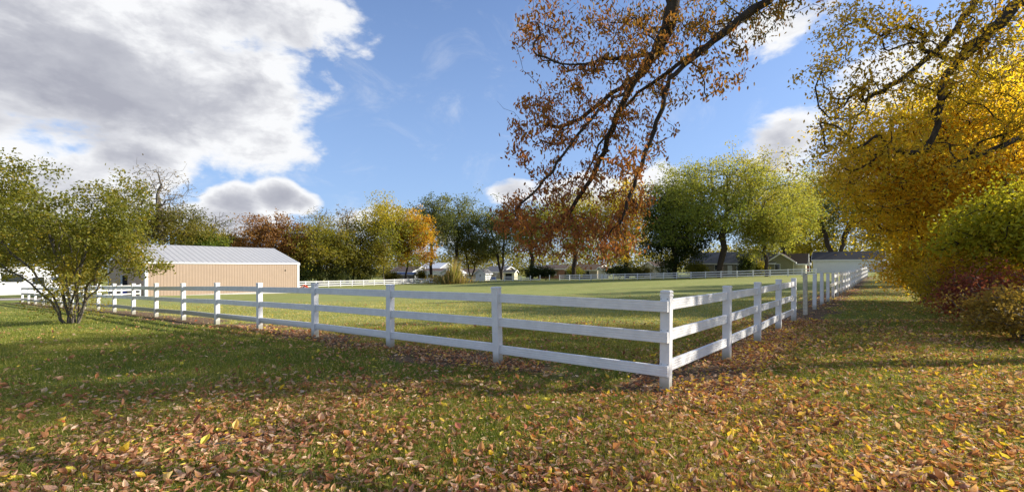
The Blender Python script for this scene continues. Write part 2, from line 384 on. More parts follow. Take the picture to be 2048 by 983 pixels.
def scatter_xy(n, y0, y1, dens):
    """points in the view fan between two distances, kept with probability dens(x,y)"""
    y = np.sqrt(rng.random(n)*(y1*y1-y0*y0)+y0*y0); x = (rng.random(n)*2-1)*(1.22*y+.8)
    k = rng.random(n) < dens(x, y); return x[k], y[k]
def fallen():
    Vs = []; Fs = []; Ts = []; off = 0
    def lit(x, y): return np.clip(litter_mask(x, y)*1.0, 0, 1)*(1-.25*inside_field(x, y))
    for n, y0, y1, sc in ((150000, 2.3, 6.5, .85), (230000, 6.5, 14, .95), (110000, 14, 34, 1.3)):
        x, y = scatter_xy(n, y0, y1, lit); m = len(x)
        z = gz(x, y)+(fbm(x, y, 3.)-.5)*.05+rng.random(m)**1.5*.045+.006
        a = rng.random(m)*2*pi; tl = rng.normal(0, .33, (m, 2))
        N = unit(np.stack([tl[:, 0], tl[:, 1], np.ones(m)], 1)); D = unit(np.stack([np.cos(a), np.sin(a), np.zeros(m)], 1)); D = unit(D-N*(D*N).sum(1)[:, None])
        L = np.minimum(rng.gamma(3., .0145, m)+.014, .095)*sc; Wd = L*(.34+.3*rng.random(m)); fo = rng.normal(.16, .28, m)
        big = rng.random(m) < .03; Wd = np.where(big, L*.9, Wd); L = np.where(big, L*1.3, L)
        sh = 'ovate' if y0 < 14 else 'diamond'
        V, Fc, k = leaf_verts(np.stack([x, y, z], 1), D, N, L, Wd, fo, sh)
        t = rng.random(m)*.86; t = np.where(rng.random(m) < .10+.10*(x > 2), .91+.09*rng.random(m), t)
        Vs.append(V); Fs.append(Fc+off); Ts.append(np.repeat(t, k)); off += len(V)
    m = leafmat('fallen_leaf', [(0, (.14, .065, .04)), (.15, (.27, .13, .075)), (.32, (.46, .22, .10)), (.46, (.31, .16, .10)), (.6, (.52, .32, .19)), (.8, (.60, .45, .32)),
                                (.85, (.42, .10, .04)), (.89, (.60, .50, .36)), (.93, (.66, .42, .05)), (1, (.62, .54, .09))], .3, .6, .3, 1.4)
    o = mesh('fallen_leaves', np.concatenate(Vs), np.concatenate(Fs), m, attr={'tint': np.concatenate(Ts)})
    tag(o, 'brown, orange and yellow fallen leaves scattered over the lawn', 'leaves', kind='stuff')
fallen()
def grass():
    Vs = []; Fs = []; Ts = []; off = 0
    for n, y0, y1, h0, w0 in ((330000, 2.3, 6.5, .055, .0052), (330000, 6.5, 13, .06, .008), (260000, 13, 30, .06, .015)):
        def dn(x, y):
            d = .32+.9*fbm(x, y, .9)-.3*litter_mask(x, y)**1.5-.9*mulch_mask(x, y)-.8*np.clip(dirtm(x, y), 0, 1)
            return np.clip(d, .03, 1)*(np.clip((30-y)/14, 0, 1) if y0 > 12 else 1)
        x, y = scatter_xy(n, y0, y1, dn); m = len(x)
        # gather blades into small tufts
        x += rng.normal(0, .012, m); z = gz(x, y)+(fbm(x, y, 3.)-.5)*.05-.004
        tall = .6+.9*fbm(x+40, y, .55); h = h0*tall*(.55+.9*rng.random(m)); a = rng.random(m)*2*pi
        lean = rng.normal(0, .45, (m, 2)); P = np.stack([x, y, z], 1); U = np.stack([np.cos(a), np.sin(a), np.zeros(m)], 1)*(w0*(.6+.8*rng.random(m)))[:, None]
        Mid = P+np.stack([lean[:, 0]*.35*h, lean[:, 1]*.35*h, h*.6], 1); Tip = P+np.stack([lean[:, 0]*1.1*h, lean[:, 1]*1.1*h, h*(1-.25*np.abs(lean[:, 0]))], 1)
        t = np.clip(fbm(x-9, y+3, 1.4)*.8+rng.normal(0, .16, m), 0, .8); t = np.where(rng.random(m) < .12, .85+.15*rng.random(m), t)
        t = np.clip(t+.38*inside_field(x, y)*np.clip((y-6)/10, 0, 1), 0, 1)
        if y0 < 13:
            V = np.stack([P-U*.5, P+U*.5, Mid+U*.4, Mid-U*.4, Tip], 1).reshape(-1, 3); b = np.arange(m)[:, None]*5+off
            Fs += [b+np.array([[0, 1, 2]]), b+np.array([[0, 2, 3]]), b+np.array([[3, 2, 4]])]; k = 5
        else:
            V = np.stack([P-U*.5, P+U*.5, Tip], 1).reshape(-1, 3); b = np.arange(m)[:, None]*3+off; Fs += [b+np.array([[0, 1, 2]])]; k = 3
        Vs.append(V); Ts.append(np.repeat(t, k)); off += len(V)
    m = leafmat('grass_blade', [(0, (.085, .125, .018)), (.3, (.145, .185, .026)), (.6, (.235, .245, .042)), (.8, (.34, .31, .075)), (1, (.52, .44, .19))], .42, .5, .3, 1.35)
    o = mesh('grass', np.concatenate(Vs), np.concatenate(Fs), m, attr={'tint': np.concatenate(Ts)})
    tag(o, 'green and straw coloured grass blades growing in the lawn', 'grass', kind='stuff')
grass()
# gravel drive at far left, concrete apron by the garage
def patch(name, pts, mat, dz, label):
    V = []; n = 24
    (a, b, c, d) = [np.array(p, float) for p in pts]
    for i in range(n+1):
        for j in range(7):
            s = i/n; t = j/6; p = (a*(1-s)+b*s)*(1-t)+(d*(1-s)+c*s)*t; V.append((p[0], p[1], gz1(p[0], p[1])+dz))
    I = np.array([i*7+j for i in range(n) for j in range(6)])
    return tag(mesh(name, V, np.stack([I, I+7, I+8, I+1], 1), mat), label, kind='structure')
patch('driveway', [(-90, 40.2), (-42.2, 41.5), (-42.2, 46.5), (-90, 50)], M['gravel'], .03, 'pale gravel drive')
patch('pavement', [(72, 88), (100, 92), (100, 101), (80.5, 97.5)], M['concrete'], .05, 'concrete apron beside the garage')

# ------------------------------------------------------------------ fences
def rail_mesh(p0, p1, hgt, th, grooved):
    """rail centre line p0 -> p1 (local), rectangular with three shallow flutes on both faces"""
    d = np.array(p1, float)-np.array(p0, float); dn = d/np.linalg.norm(d); o = np.array([dn[1], -dn[0], 0]); o /= np.linalg.norm(o); up = np.array([0, 0, 1.])
    hh = hgt/2; t = th/2; c = .004
    if grooved:
        zs = [-hh, -hh+c, -.042, -.038, -.032, -.028, -.006, -.003, .003, .006, .028, .032, .038, .042, hh-c, hh]
        ds = [t-c, t, t, t-.003, t-.003, t, t, t-.003, t-.003, t, t, t-.003, t-.003, t, t, t-c]
    else: zs = [-hh, hh]; ds = [t, t]
    prof = [(dd, z) for dd, z in zip(ds, zs)]+[(-dd, z) for dd, z in reversed(list(zip(ds, zs)))]
    b = MB(); n = len(prof); V = []
    for p in (p0, p1):
        for dd, z in prof: V.append(tuple(np.array(p)+o*dd+up*z))
    Q = [(i, (i+1) % n, n+(i+1) % n, n+i) for i in range(n)]+[tuple(range(n))[::-1], tuple(range(n, 2*n))]
    b.V = V; b.Q = Q; return b
def fence(pts, label, tops, open_=(), h=1.32, w=.127, caps=True, detail=True, partial={}, posth={}, wood=(), end_face=False, rh=.145):
    pts = [np.array(p, float) for p in pts]; z = [gz1(*p) for p in pts]
    root = empty('rail_fence', (pts[0][0], pts[0][1], z[0]), 0, label, 'fence', 'white rail fences round the paddock'); B = np.array([pts[0][0], pts[0][1], z[0]])
    rr = random.Random(len(pts))
    for i, p in enumerate(pts):
        q = pts[min(i+1, len(pts)-1)]-pts[max(i-1, 0)]; a = math.atan2(q[1], q[0]); hh = posth.get(i, h)+(rr.random()-.5)*.02
        mat = M['wood_post'] if i in wood else M['vinyl']
        b = MB().box(-w/2, w/2, -w/2, w/2, -.12, hh-.03 if caps else hh)
        po = b.build('post', mat, root, bevel=.006 if detail else 0, loc=(p[0]-B[0], p[1]-B[1], z[i]-B[2]))
        po.rotation_euler = (rr.gauss(0, .008), rr.gauss(0, .008), a)
        if i in wood: po['label'] = 'unpainted wooden post'
        if caps:
            e = w/2+.006; c = MB().box(-e, e, -e, e, hh-.03, hh-.008)
            k = len(c.V); c.V += [(-e*.75, -e*.75, hh+.006), (e*.75, -e*.75, hh+.006), (e*.75, e*.75, hh+.006), (-e*.75, e*.75, hh+.006)]
            c.Q.remove((4, 5, 6, 7)); c.Q += [(4, 5, k+1, k), (5, 6, k+2, k+1), (6, 7, k+3, k+2), (7, 4, k, k+3), (k, k+1, k+2, k+3)]
            c.build('post_cap', mat, po, bevel=.003 if detail else 0)
    for i in range(len(pts)-1):
        rails = partial.get(i, () if i in open_ else range(len(tops)))
        d = pts[i+1]-pts[i]; L = np.linalg.norm(d); d = d/L
        for k in rails:
            a3 = np.array([*(pts[i]+d*(w/2-.02)), z[i]+tops[k]-rh/2])-B; b3 = np.array([*(pts[i+1]-d*(w/2-.02)), z[i+1]+tops[k]-rh/2])-B
            if end_face and i == 0:
                out = np.array([-.605, -.796]); a3 = np.array([*(pts[0]+out*(w/2+.024)+np.array([.79, -.6])*.062), z[0]+tops[k]-rh/2])-B
            b3[2] += rr.gauss(0, .009); a3[2] += rr.gauss(0, .007)
            rail_mesh(a3, b3, rh, .055, detail).build('rail', M['vinyl'], root)
            if detail and 0 < i < 6:
                e = np.array([*d, 0.]); q0 = a3+e*.018; rail_mesh(q0, q0+e*.022, rh+.022, .082, False).build('bracket', M['vinyl'], root)
            if end_face and i == 0:
                for sx in (-.04, .045):
                    c = np.array([*(pts[0]+np.array([.79, -.6])*sx+np.array([-.605, -.796])*(w/2+.001)), z[0]+tops[k]+.022])-B
                    MB().tube([c, c+np.array([-.605, -.796, 0])*.004], .006, 6).build('screw', M['screw'], root)
    return root
LF = [C0+LD*i for i in range(19)]
fence(LF, 'white three-rail fence running left from the front corner past the bushy shrub', (1.205, .785, .335), end_face=True, posth={0: 1.33})
RF = [C0+RD*i*1.0 for i in range(28)]
RF[0] = C0+RD*.0+np.array([.13, .155])*0
rf = [C0+RD*0]+[C0+RD*i+np.array([.22, .16]) for i in range(1, 28)]
def rfence():
    pts = rf
    root = fence(pts[:], 'white three-rail fence running away on the right with rails missing beyond its fourth post', (1.21, .80, .39), open_=(4, 5, 6, 7), wood=(5,), partial={8: (1,)}, posth={22: 1.62, 0: 1.30, 5: 1.42, 6: 1.38, 7: 1.4}, detail=True)
rfence()
SF = [(-39.5+.0*i, 36.7+(48.3-36.7)*i/5) for i in range(6)]
fence(SF[1:], 'short white fence joining the tan barn corner at far left', (1.2, .8, .38), caps=False, detail=False)
def line_posts(P, Q, pxs):
    P = np.array(P, float); Q = np.array(Q, float); out = []
    for px in pxs:
        r = (px-1024)/F; d = Q-P; t = (r*P[1]-P[0])/(d[0]-r*d[1]); out.append(P+d*t)
    return out
bl = line_posts((-38.5, 88), (-13, 121), [590, 611, 632, 657, 681, 704, 727, 748, 768, 788, 807, 825, 842, 859, 874, 888, 901, 913])
fence(bl, 'far white fence running back from the tan barn towards the brush clump', (1.24, .82, .40), caps=False, detail=False, w=.14, rh=.17)
br = line_posts((-13, 120), (47.5, 78), [926, 937, 948, 961, 976, 992, 1009, 1026, 1042, 1061, 1080, 1099, 1119, 1139, 1159, 1182, 1204, 1227, 1250, 1275, 1301, 1327, 1353.5, 1382, 1411, 1442, 1474, 1506, 1540, 1576, 1604, 1632])
fence(br, 'far white fence along the back of the paddock in front of the houses', (1.24, .82, .40), open_=(10, 11), partial={9: (2,), 8: (1, 2), 5: (2,)}, caps=False, detail=False, w=.14, rh=.15)

# ------------------------------------------------------------------ trees
def frames(D):
    ref = np.tile(np.array([[.31, .93, .17]]), (len(D), 1)); u = unit(np.cross(D, ref)); return u, np.cross(D, u)
class Wood:
    def __init__(s, root):
        s.P = [np.array(root, float)]; s.par = [-1]; s.D = [np.array([0, 0, 1.])]; s.tips = []
    def line(s, pts, start=0):
        i = start
        for p in pts:
            p = np.array(p, float); d = p-s.P[i]; s.P.append(p); s.par.append(i); s.D.append(d/(np.linalg.norm(d)+1e-9)); i = len(s.P)-1
        return i
    def smooth_line(s, pts, start=0, n=4):
        """Catmull-Rom through pts"""
        P = [s.P[start]]+[np.array(p, float) for p in pts]; P = [2*P[0]-P[1]]+P+[2*P[-1]-P[-2]]; out = []
        for i in range(1, len(P)-2):
            for k in range(1, n+1):
                t = k/n; a, b, c, d = P[i-1], P[i], P[i+1], P[i+2]
                q = .5*((2*b)+(-a+c)*t+(2*a-5*b+4*c-d)*t*t+(-a+3*b-3*c+d)*t**3); h = np.linalg.norm(c-b)
                s.wk = getattr(s, 'wk', 0)+1; out.append(q+h*.03*np.array([math.sin(s.wk*2.4), math.cos(s.wk*1.7), math.sin(s.wk*3.1+1)]))
        return s.line(out, start)
    def attach(s, T, seg=.5, sag=0., rg=None, minz=-1e9, bias=.25, up=0., wob=.12):
        T = np.asarray(T); root = s.P[0]
        P = np.array(s.P); ok = P[:, 2] >= minz
        if not ok.any(): ok[-1] = True
        d0 = np.array([np.min(np.linalg.norm(P[ok]-t, axis=1)) for t in T]); order = np.argsort(d0)
        cap = len(P)+len(T)*24; A = np.empty((cap, 3)); A[:len(P)] = P; okA = np.zeros(cap, bool); okA[:len(P)] = ok; ln = np.zeros(cap); 
        for i in range(1, len(P)): ln[i] = ln[s.par[i]]+np.linalg.norm(P[i]-P[s.par[i]])
        n = len(P)
        for ti in order:
            t = T[ti]; dist = np.linalg.norm(A[:n]-t, axis=1)
            # prefer attachment points lower than the tip (branches rise) unless sagging
            cost = dist+bias*ln[:n]*.3+np.maximum(0, (A[:n, 2]-t[2])*up); cost[~okA[:n]] = 1e9
            j = int(np.argmin(cost)); dd = dist[j]
            if dd < 1e-3: continue
            k = int(min(20, max(2, round(dd/seg)))); p0 = s.P[j]; c1 = p0+s.D[j]*dd*.35+np.array([0, 0, sag*dd*.3]); i = j
            jit = rg.normal(0, wob*dd/k, (k, 3))
            for q in range(1, k+1):
                u = q/k; p = p0*(1-u)**2+2*c1*u*(1-u)+t*u*u
                if q < k: p = p+jit[q-1]
                dv = p-s.P[i]; L = np.linalg.norm(dv)+1e-9; s.P.append(p); s.par.append(i); s.D.append(dv/L)
                A[n] = p; okA[n] = True; ln[n] = ln[i]+L; i = n; n += 1
            s.tips.append(i)
    def mesh(s, rroot, rtip, sides=5, e=None):
        P = np.array(s.P); par = np.array(s.par); D = unit(np.array(s.D)); n = len(P); w = np.zeros(n); nch = np.zeros(n, int)
        for i in range(1, n): nch[par[i]] += 1
        w[nch == 0] = 1
        main = np.full(n, -1)
        best = np.zeros(n)
        for i in range(n-1, 0, -1):
            w[par[i]] += w[i]
            if w[i] > best[par[i]]: best[par[i]] = w[i]; main[par[i]] = i
        ee = math.log(rroot/rtip)/math.log(max(w[0], 2)); Rr = rtip*w**ee if e is None else np.maximum(rtip*w**.25, rroot*(w/w[0])**e)
        for i in range(n):      # D at a node follows its main child so rings match
            pass
        # slight taper inside unbranched stretches
        c = np.arange(1, n); p = par[1:]; ism = main[p] == c
        r0 = np.where(ism, Rr[p], Rr[c]*1.1); D0 = np.where(ism[:, None], D[p], D[c]); r1 = Rr[c].copy(); r1[nch[c] == 0] *= .45
        ang = np.arange(sides)*2*pi/sides; ca = np.cos(ang)[None, :, None]; sa = np.sin(ang)[None, :, None]
        D0 = np.where((p == 0)[:, None], D[c], D0)
        u0, v0 = frames(D0); u1, v1 = frames(D[c])
        # keep frames from flipping between rings
        R0 = P[p][:, None]+(u0[:, None]*ca+v0[:, None]*sa)*r0[:, None, None]; R1 = P[c][:, None]+(u1[:, None]*ca+v1[:, None]*sa)*r1[:, None, None]
        V = np.concatenate([R0, R1], 1).reshape(-1, 3); b = (np.arange(n-1)*2*sides)[:, None]; k = np.arange(sides); k2 = (k+1) % sides
        Fq = np.stack([b+k, b+k2, b+sides+k2, b+sides+k], 2).reshape(-1, 4)
        s.R = Rr
        return V, Fq

def blobs_targets(blobs, n, rg, shell=.45):
    """blobs: (centre, (rx,ry,rz)) ; returns n points, weighted by size and towards the outside"""
    w = np.array([(b[1][0]*b[1][1]*b[1][2])**(2/3) for b in blobs]); w /= w.sum(); idx = rg.choice(len(blobs), n, p=w)
    d = unit(rg.normal(0, 1, (n, 3))); r = shell+(1-shell)*rg.random(n)**.6
    C = np.array([b[0] for b in blobs])[idx]; Rr = np.array([b[1] for b in blobs])[idx]
    return C+d*Rr*r[:, None], idx
def crown_blobs(c, rad, k, rg, low=-.75, size=(.32, .5), egg=0.):
    out = [(np.array(c, float), tuple(np.array(rad)*.55))]
    ga = rg.random()*6
    for i in range(k):
        u = low+(1-low)*(i+.5)/k; th = ga+i*2.39996+rg.normal(0, .25); q = math.sqrt(max(0, 1-u*u)); f = 1-egg*u
        s = size[0]+(size[1]-size[0])*rg.random(); rr = (1-s)*(.85+.3*rg.random())
        p = np.array(c)+np.array([cos(th)*q*rad[0]*f, sin(th)*q*rad[1]*f, u*rad[2]])*rr
        out.append((p, (rad[0]*s, rad[1]*s, rad[2]*s*.8)))
    return out
def leaves_at(T, idx, per, spread, size, rg, hang=0., shape='diamond', aspect=.55, blobtint=.5, tintf=None):
    n = len(T)*per; C = np.repeat(T, per, axis=0); off = rg.normal(0, 1, (n, 3))*spread; off[:, 2] *= .8; P = C+off
    D = unit(rg.normal(0, 1, (n, 3))+np.array([0, 0, -hang])); N = unit(rg.normal(0, .7, (n, 3))+np.array([.2, -.1, 1.0])) if hang == 0 else unit(rg.normal(0, 1, (n, 3)))
    N = unit(N-D*(N*D).sum(1)[:, None]); L = size*(.65+.7*rg.random(n)); V, Fc, k = leaf_verts(P-D*L[:, None]*.4, D, N, L, L*aspect, rg.normal(.12, .15, n), shape)
    bt = rg.random(max(idx)+1)[idx]; ct = rg.random(len(T))
    t = np.repeat(bt*blobtint+ct*.25, per)+rg.random(n)*(.75-blobtint if blobtint < .75 else .1)
    if tintf is not None: t = tintf(P, t, rg)
    return V, Fc, np.repeat(np.clip(t, 0, 1), k)

LM = {}
def pal(name, *cols, trans=.55):
    k = len(cols)-1; f = {'dark': 1.25, 'burgundy': 2.0, 'brown': 2.0, 'yellow': 1.45, 'gold': 1.35, 'overhang': 1.5}.get(name, 1.6); LM[name] = leafmat('foliage_'+name, [(i/k, tuple(min(.8, x*f) for x in c)) for i, c in enumerate(cols)], trans)
pal('olive', (.055, .062, .014), (.10, .10, .022), (.16, .145, .03), (.22, .17, .035))
pal('brown', (.07, .055, .02), (.13, .095, .03), (.17, .12, .03), (.15, .15, .035))
pal('yellowgreen', (.09, .11, .018), (.18, .19, .03), (.30, .27, .035), (.38, .27, .04))
pal('green', (.045, .075, .014), (.08, .12, .02), (.13, .17, .03), (.19, .21, .04))
pal('maple', (.07, .10, .02), (.13, .16, .035), (.21, .22, .05), (.33, .27, .06))
pal('dark', (.018, .032, .010), (.03, .05, .014), (.045, .065, .018), (.10, .085, .02))
pal('greygreen', (.055, .07, .028), (.09, .11, .04), (.13, .145, .052), (.17, .16, .05))
pal('gold', (.22, .13, .018), (.38, .22, .025), (.48, .30, .04), (.36, .30, .04))
pal('rust', (.11, .06, .028), (.19, .095, .04), (.24, .13, .05), (.17, .14, .045))
pal('yellow', (.20, .14, .014), (.34, .22, .018), (.46, .31, .024), (.50, .40, .04), (.24, .24, .025), (.36, .17, .02), trans=.62)
pal('lime', (.11, .13, .012), (.19, .21, .018), (.28, .28, .03), (.38, .29, .03))
pal('overhang', (.06, .065, .014), (.14, .105, .02), (.20, .11, .024), (.22, .105, .035), (.26, .105, .045), (.13, .045, .03))
pal('autumn_mix', (.11, .10, .014), (.22, .17, .018), (.33, .24, .022), (.40, .26, .024), (.30, .13, .018))
pal('burgundy', (.07, .05, .018), (.10, .028, .025), (.17, .05, .035), (.12, .09, .02))
pal('shrub', (.07, .085, .016), (.12, .13, .022), (.18, .17, .028), (.30, .225, .035))
pal('sedge', (.12, .14, .04), (.2, .2, .07), (.28, .24, .12), (.3, .2, .13))

def tree(name, label, cat, px, Y, top, bottom, wpx, mat, seed, per=26, nt=330, lsize=.34, trunk_px=None, barkm='bark_dark', rtr=None, k=13, dens=1., group='trees beyond the paddock', low=-.7,
         egg=0., forks=1, blobtint=.5, depth=.85, tintf=None, spread=None, up=.4, X=None, ragged=.12):
    rg = np.random.default_rng(seed)
    tx = (px-1024)/F*Y if X is None else X
    bx = (trunk_px-1024)/F*Y if trunk_px else tx+rg.normal(0, .3)
    g = gz1(bx, Y); zt = CAMH+(534-top)/F*Y; zb = CAMH+(534-bottom)/F*Y; rx = wpx/2/F*Y*(1.2 if Y > 60 else 1.1); rz = (zt-zb)/2*1.03; c = np.array([tx-bx, 0, (zt+zb)/2-g]); H = zt-g
    root = empty(name, (bx, Y, g), 0, label, cat, group)
    bl = crown_blobs(c, (rx, rx*depth, rz), k, rg, low, egg=egg)
    T, idx = blobs_targets(bl, nt, rg)
    C_ = np.array(c); st = rg.random(len(T)) < ragged; T[st] = C_+(T[st]-C_)*(1.08+.28*rg.random(st.sum()))[:, None]
    kp = T[:, 2] > .3; T = T[kp]; idx = idx[kp]
    w = Wood((0, 0, -.15)); cb = max(.9, (zb-g)*.8)
    if forks > 1:
        for f in range(forks):
            a = f*2*pi/forks+rg.random(); w.smooth_line([np.array([cos(a)*.25, sin(a)*.2, cb*.5]), np.array([c[0]*.3+cos(a)*rx*.2, sin(a)*rx*.2, c[2]*.7]), np.array([c[0]*.8+cos(a)*rx*.38, sin(a)*rx*.3, c[2]+rz*.25])])
        mz = cb*.6
    else:
        w.smooth_line([np.array([rg.normal(0, .1), 0, cb*.6]), np.array([c[0]*.4+rg.normal(0, .2), rg.normal(0, .2), c[2]*.8]), np.array([c[0]*.9, rg.normal(0, .3), c[2]+rz*.55])]); mz = cb*.8
    w.attach(T, seg=max(.5, rx*.18), rg=rg, minz=mz, up=up)
    V, Fq = w.mesh(rtr or H*.02+.08, .012+.00018*Y, 5, .66 if 'bare' in name else None)
    mesh('trunk', V, Fq, M[barkm], root, smooth=True)
    if per:
        V, Fc, t = leaves_at(T, idx, max(1, int(per*dens*1.35)), spread or rx*.085, lsize*1.06, rg, blobtint=blobtint, tintf=tintf)
        mesh('crown', V, Fc, LM[mat], root, attr={'tint': t})
    return root
T_ = tree
# behind the barn and at far left
T_('tree', 'olive green leafy tree behind the white motorhome at the left edge', 'tree', 10, 74, 400, 545, 230, 'olive', 1, dens=1.1, lsize=.4)
T_('tree', 'dull green tree rising behind the bushy shrub, left of the barn', 'tree', 190, 78, 430, 545, 180, 'olive', 2, dens=1.0, lsize=.4)
T_('bare_tree', 'tall almost leafless grey tree above the shrub, left of the barn roof', 'tree', 315, 82, 318, 470, 120, 'brown', 3, per=1, nt=560, barkm='bark_grey', lsize=.3, trunk_px=325, k=10)
T_('tree', 'olive tree with bare top twigs directly behind the barn roof', 'tree', 345, 86, 412, 510, 165, 'olive', 4, dens=1.1, lsize=.36)
T_('tree', 'bright green rounded tree behind the middle of the barn roof', 'tree', 402, 90, 456, 515, 90, 'green', 5, lsize=.34, nt=220)
T_('bare_tree', 'leafless grey tree behind the barn roof under the small cloud', 'tree', 428, 118, 414, 500, 95, 'brown', 6, per=0, nt=380, barkm='bark_grey')
T_('bare_tree', 'smaller leafless tree between barn roof and rust red tree', 'tree', 470, 125, 446, 500, 60, 'brown', 7, per=0, nt=240, barkm='bark_grey')
T_('tree', 'small dull green tree between the leafless trees behind the barn', 'tree', 452, 100, 466, 512, 66, 'olive', 8, nt=160, lsize=.36)
T_('tree', 'rust red leaved tree behind the right end of the barn roof', 'tree', 548, 98, 424, 545, 125, 'rust', 9, lsize=.42, nt=380, depth=.8)
T_('bare_tree', 'bare twiggy tree top above the brown olive trees', 'tree', 640, 122, 408, 500, 95, 'brown', 10, per=1, nt=420, barkm='bark_grey', lsize=.4)
T_('bare_tree', 'thin bare tree with a few dark leaves left of the tall yellow green tree', 'tree', 694, 120, 403, 500, 46, 'brown', 11, per=3, nt=200, barkm='bark_grey', lsize=.4)
T_('tree', 'wide brown olive tree with pale forked trunks right of the barn', 'tree', 645, 101, 432, 556, 150, 'shrub', 12, trunk_px=640, forks=3, barkm='bark_pale', lsize=.4, nt=420, low=-.9)
T_('tree', 'brownish green tree between the forked olive tree and the tall yellow green tree', 'tree', 715, 104, 445, 562, 120, 'olive', 13, lsize=.4, low=-.95, trunk_px=706)
T_('tree', 'low olive tree touching the right end of the barn', 'tree', 600, 104, 470, 565, 100, 'olive', 14, lsize=.42, low=-.95)
T_('tree', 'tall yellow green tree with orange tinged top right of the olive trees', 'tree', 768, 108, 382, 552, 132, 'yellowgreen', 15, lsize=.44, nt=460, low=-.9, trunk_px=768, barkm='bark_pale', rtr=.16)
T_('tree', 'golden orange tree with a slim dark trunk beside the blue roofed shed', 'tree', 826, 112, 412, 550, 86, 'gold', 16, lsize=.42, nt=300, trunk_px=813, low=-.9, rtr=.24)
T_('tree', 'tall grey green tree with dark trunk, left one of the pair before the white house', 'tree', 866, 120, 377, 520, 88, 'greygreen', 17, lsize=.42, nt=340, trunk_px=862, rtr=.42, per=22)
T_('tree', 'tall grey green tree with forked trunk behind the brush clump', 'tree', 918, 127, 384, 525, 104, 'greygreen', 18, lsize=.44, nt=380, trunk_px=908, rtr=.45, per=22)
T_('tree', 'low spreading dark green tree in front of the grey house', 'tree', 945, 132, 462, 545, 90, 'olive', 19, lsize=.42, nt=240, trunk_px=942, forks=2)
T_('tree', 'grey green tree with a cluster of dark trunks left of the red leaves', 'tree', 990, 126, 398, 540, 104, 'greygreen', 20, lsize=.44, nt=360, trunk_px=1003, forks=4, rtr=.5)
T_('tree', 'yellow green tree behind the left side of the hanging red leaves', 'tree', 1062, 124, 392, 538, 110, 'yellowgreen', 21, lsize=.44, nt=340)
T_('tree', 'green and yellow tree with a thick dark trunk behind the hanging red leaves', 'tree', 1150, 118, 365, 540, 140, 'yellowgreen', 22, lsize=.46, nt=440, trunk_px=1148, rtr=.6)
T_('tree', 'bright yellow tall tree left of the dark green tree', 'tree', 1252, 112, 345, 542, 112, 'yellowgreen', 23, lsize=.44, nt=440, low=-.95, tintf=lambda P, t, r: .35+t*.65)
T_('tree', 'dense dark green tree forming the left side of the large maple', 'tree', 1350, 97, 345, 556, 135, 'dark', 24, lsize=.4, nt=520, per=34, low=-.95, dens=1.2, trunk_px=1350)
T_('maple_tree', 'large pale green maple with yellowing top and open centre before the ranch house', 'tree', 1458, 88, 303, 530, 300, 'maple', 25, lsize=.34, nt=1300, per=30, trunk_px=1440, rtr=.6, k=20, low=-.6, spread=.75,
   tintf=lambda P, t, r: np.clip(t*.75+.28*(P[:, 2]-8)/14+.12*np.clip(P[:, 0]/8, -1, 1), 0, 1))
T_('tree', 'yellow green tree low to the ground right of the large maple', 'tree', 1570, 98, 350, 525, 125, 'maple', 26, lsize=.38, nt=400, per=28, tintf=lambda P, t, r: t*.7+.25)
T_('tree', 'pale yellow green low branches in front of the ranch house', 'tree', 1528, 84, 415, 532, 105, 'maple', 27, ragged=.35, lsize=.34, nt=300, per=22, tintf=lambda P, t, r: t*.6+.35)
T_('tree', 'wide dark grey green tree with stout spreading limbs behind the white garage', 'tree', 1675, 116, 335, 495, 205, 'greygreen', 28, lsize=.48, nt=560, trunk_px=1672, rtr=.95, forks=3, low=-.6)
T_('tree', 'yellow green tree behind the gap between ranch house and garage', 'tree', 1620, 130, 420, 538, 110, 'yellowgreen', 29, lsize=.5, nt=280, tintf=lambda P, t, r: t*.7+.2)
T_('tree', 'tree filling the view behind the right end of the white garage', 'tree', 1790, 125, 380, 535, 150, 'olive', 30, lsize=.5, nt=320)

# bushes along the back
def bush(label, px, Y, top, wpx, mat, seed, per=30, nt=120, lsize=.28, name='bush', group='bushes along the back fence', base=None, depth=.8, tintf=None):
    rg = np.random.default_rng(seed); x = (px-1024)/F*Y; g = gz1(x, Y); H = CAMH+(534-top)/F*Y-g; rx = wpx/2/F*Y
    root = empty(name, (x, Y, g), 0, label, 'bush', group)
    bl = crown_blobs((0, 0, H*.48), (rx, rx*depth, H*.52), 9, rg, -.6, (.22, .5)); T, idx = blobs_targets(bl, nt, rg); st = rg.random(len(T)) < .2; T[st] *= (1.1+.45*rg.random(st.sum()))[:, None]; T[:, 2] = np.maximum(T[:, 2], .12)
    w = Wood((0, 0, -.1))
    for f in range(5):
        a = f*1.26+rg.random(); w.line([np.array([cos(a)*.1, sin(a)*.1, .15]), np.array([cos(a)*rx*.3, sin(a)*rx*.3, H*.4])])
    w.attach(T, seg=max(.25, H*.12), rg=rg); V, Fq = w.mesh(.07+.01*H, .008, 4); mesh('stem', V, Fq, M['bark_grey'], root, smooth=True)
    V, Fc, t = leaves_at(T, idx, per, max(rx, H)*.1, lsize, rg, tintf=tintf); mesh('foliage', V, Fc, LM[mat], root, attr={'tint': t}); return root
bush('dark green round bush behind the fence gap, left one of two', 1062, 112, 530, 46, 'dark', 51)
bush('dark green bush behind the fence gap, right one of two', 1092, 114, 532, 44, 'dark', 52)
bush('dark bush under the red leaves left of the yellow tree', 1238, 100, 526, 60, 'dark', 53)
bush('olive bush beside the pale yellow cottage', 1278, 99, 532, 52, 'olive', 54)
bush('dark undergrowth bush just right of the barn', 622, 97, 528, 56, 'dark', 55)
bush('dark undergrowth bush under the forked olive tree', 676, 100, 530, 62, 'dark', 56)
bush('dark undergrowth bush left of the small yellow leaved trunk', 732, 105, 531, 56, 'dark', 57)
bush('small dark bush left of the blue roofed shed', 782, 116, 541, 34, 'olive', 58)
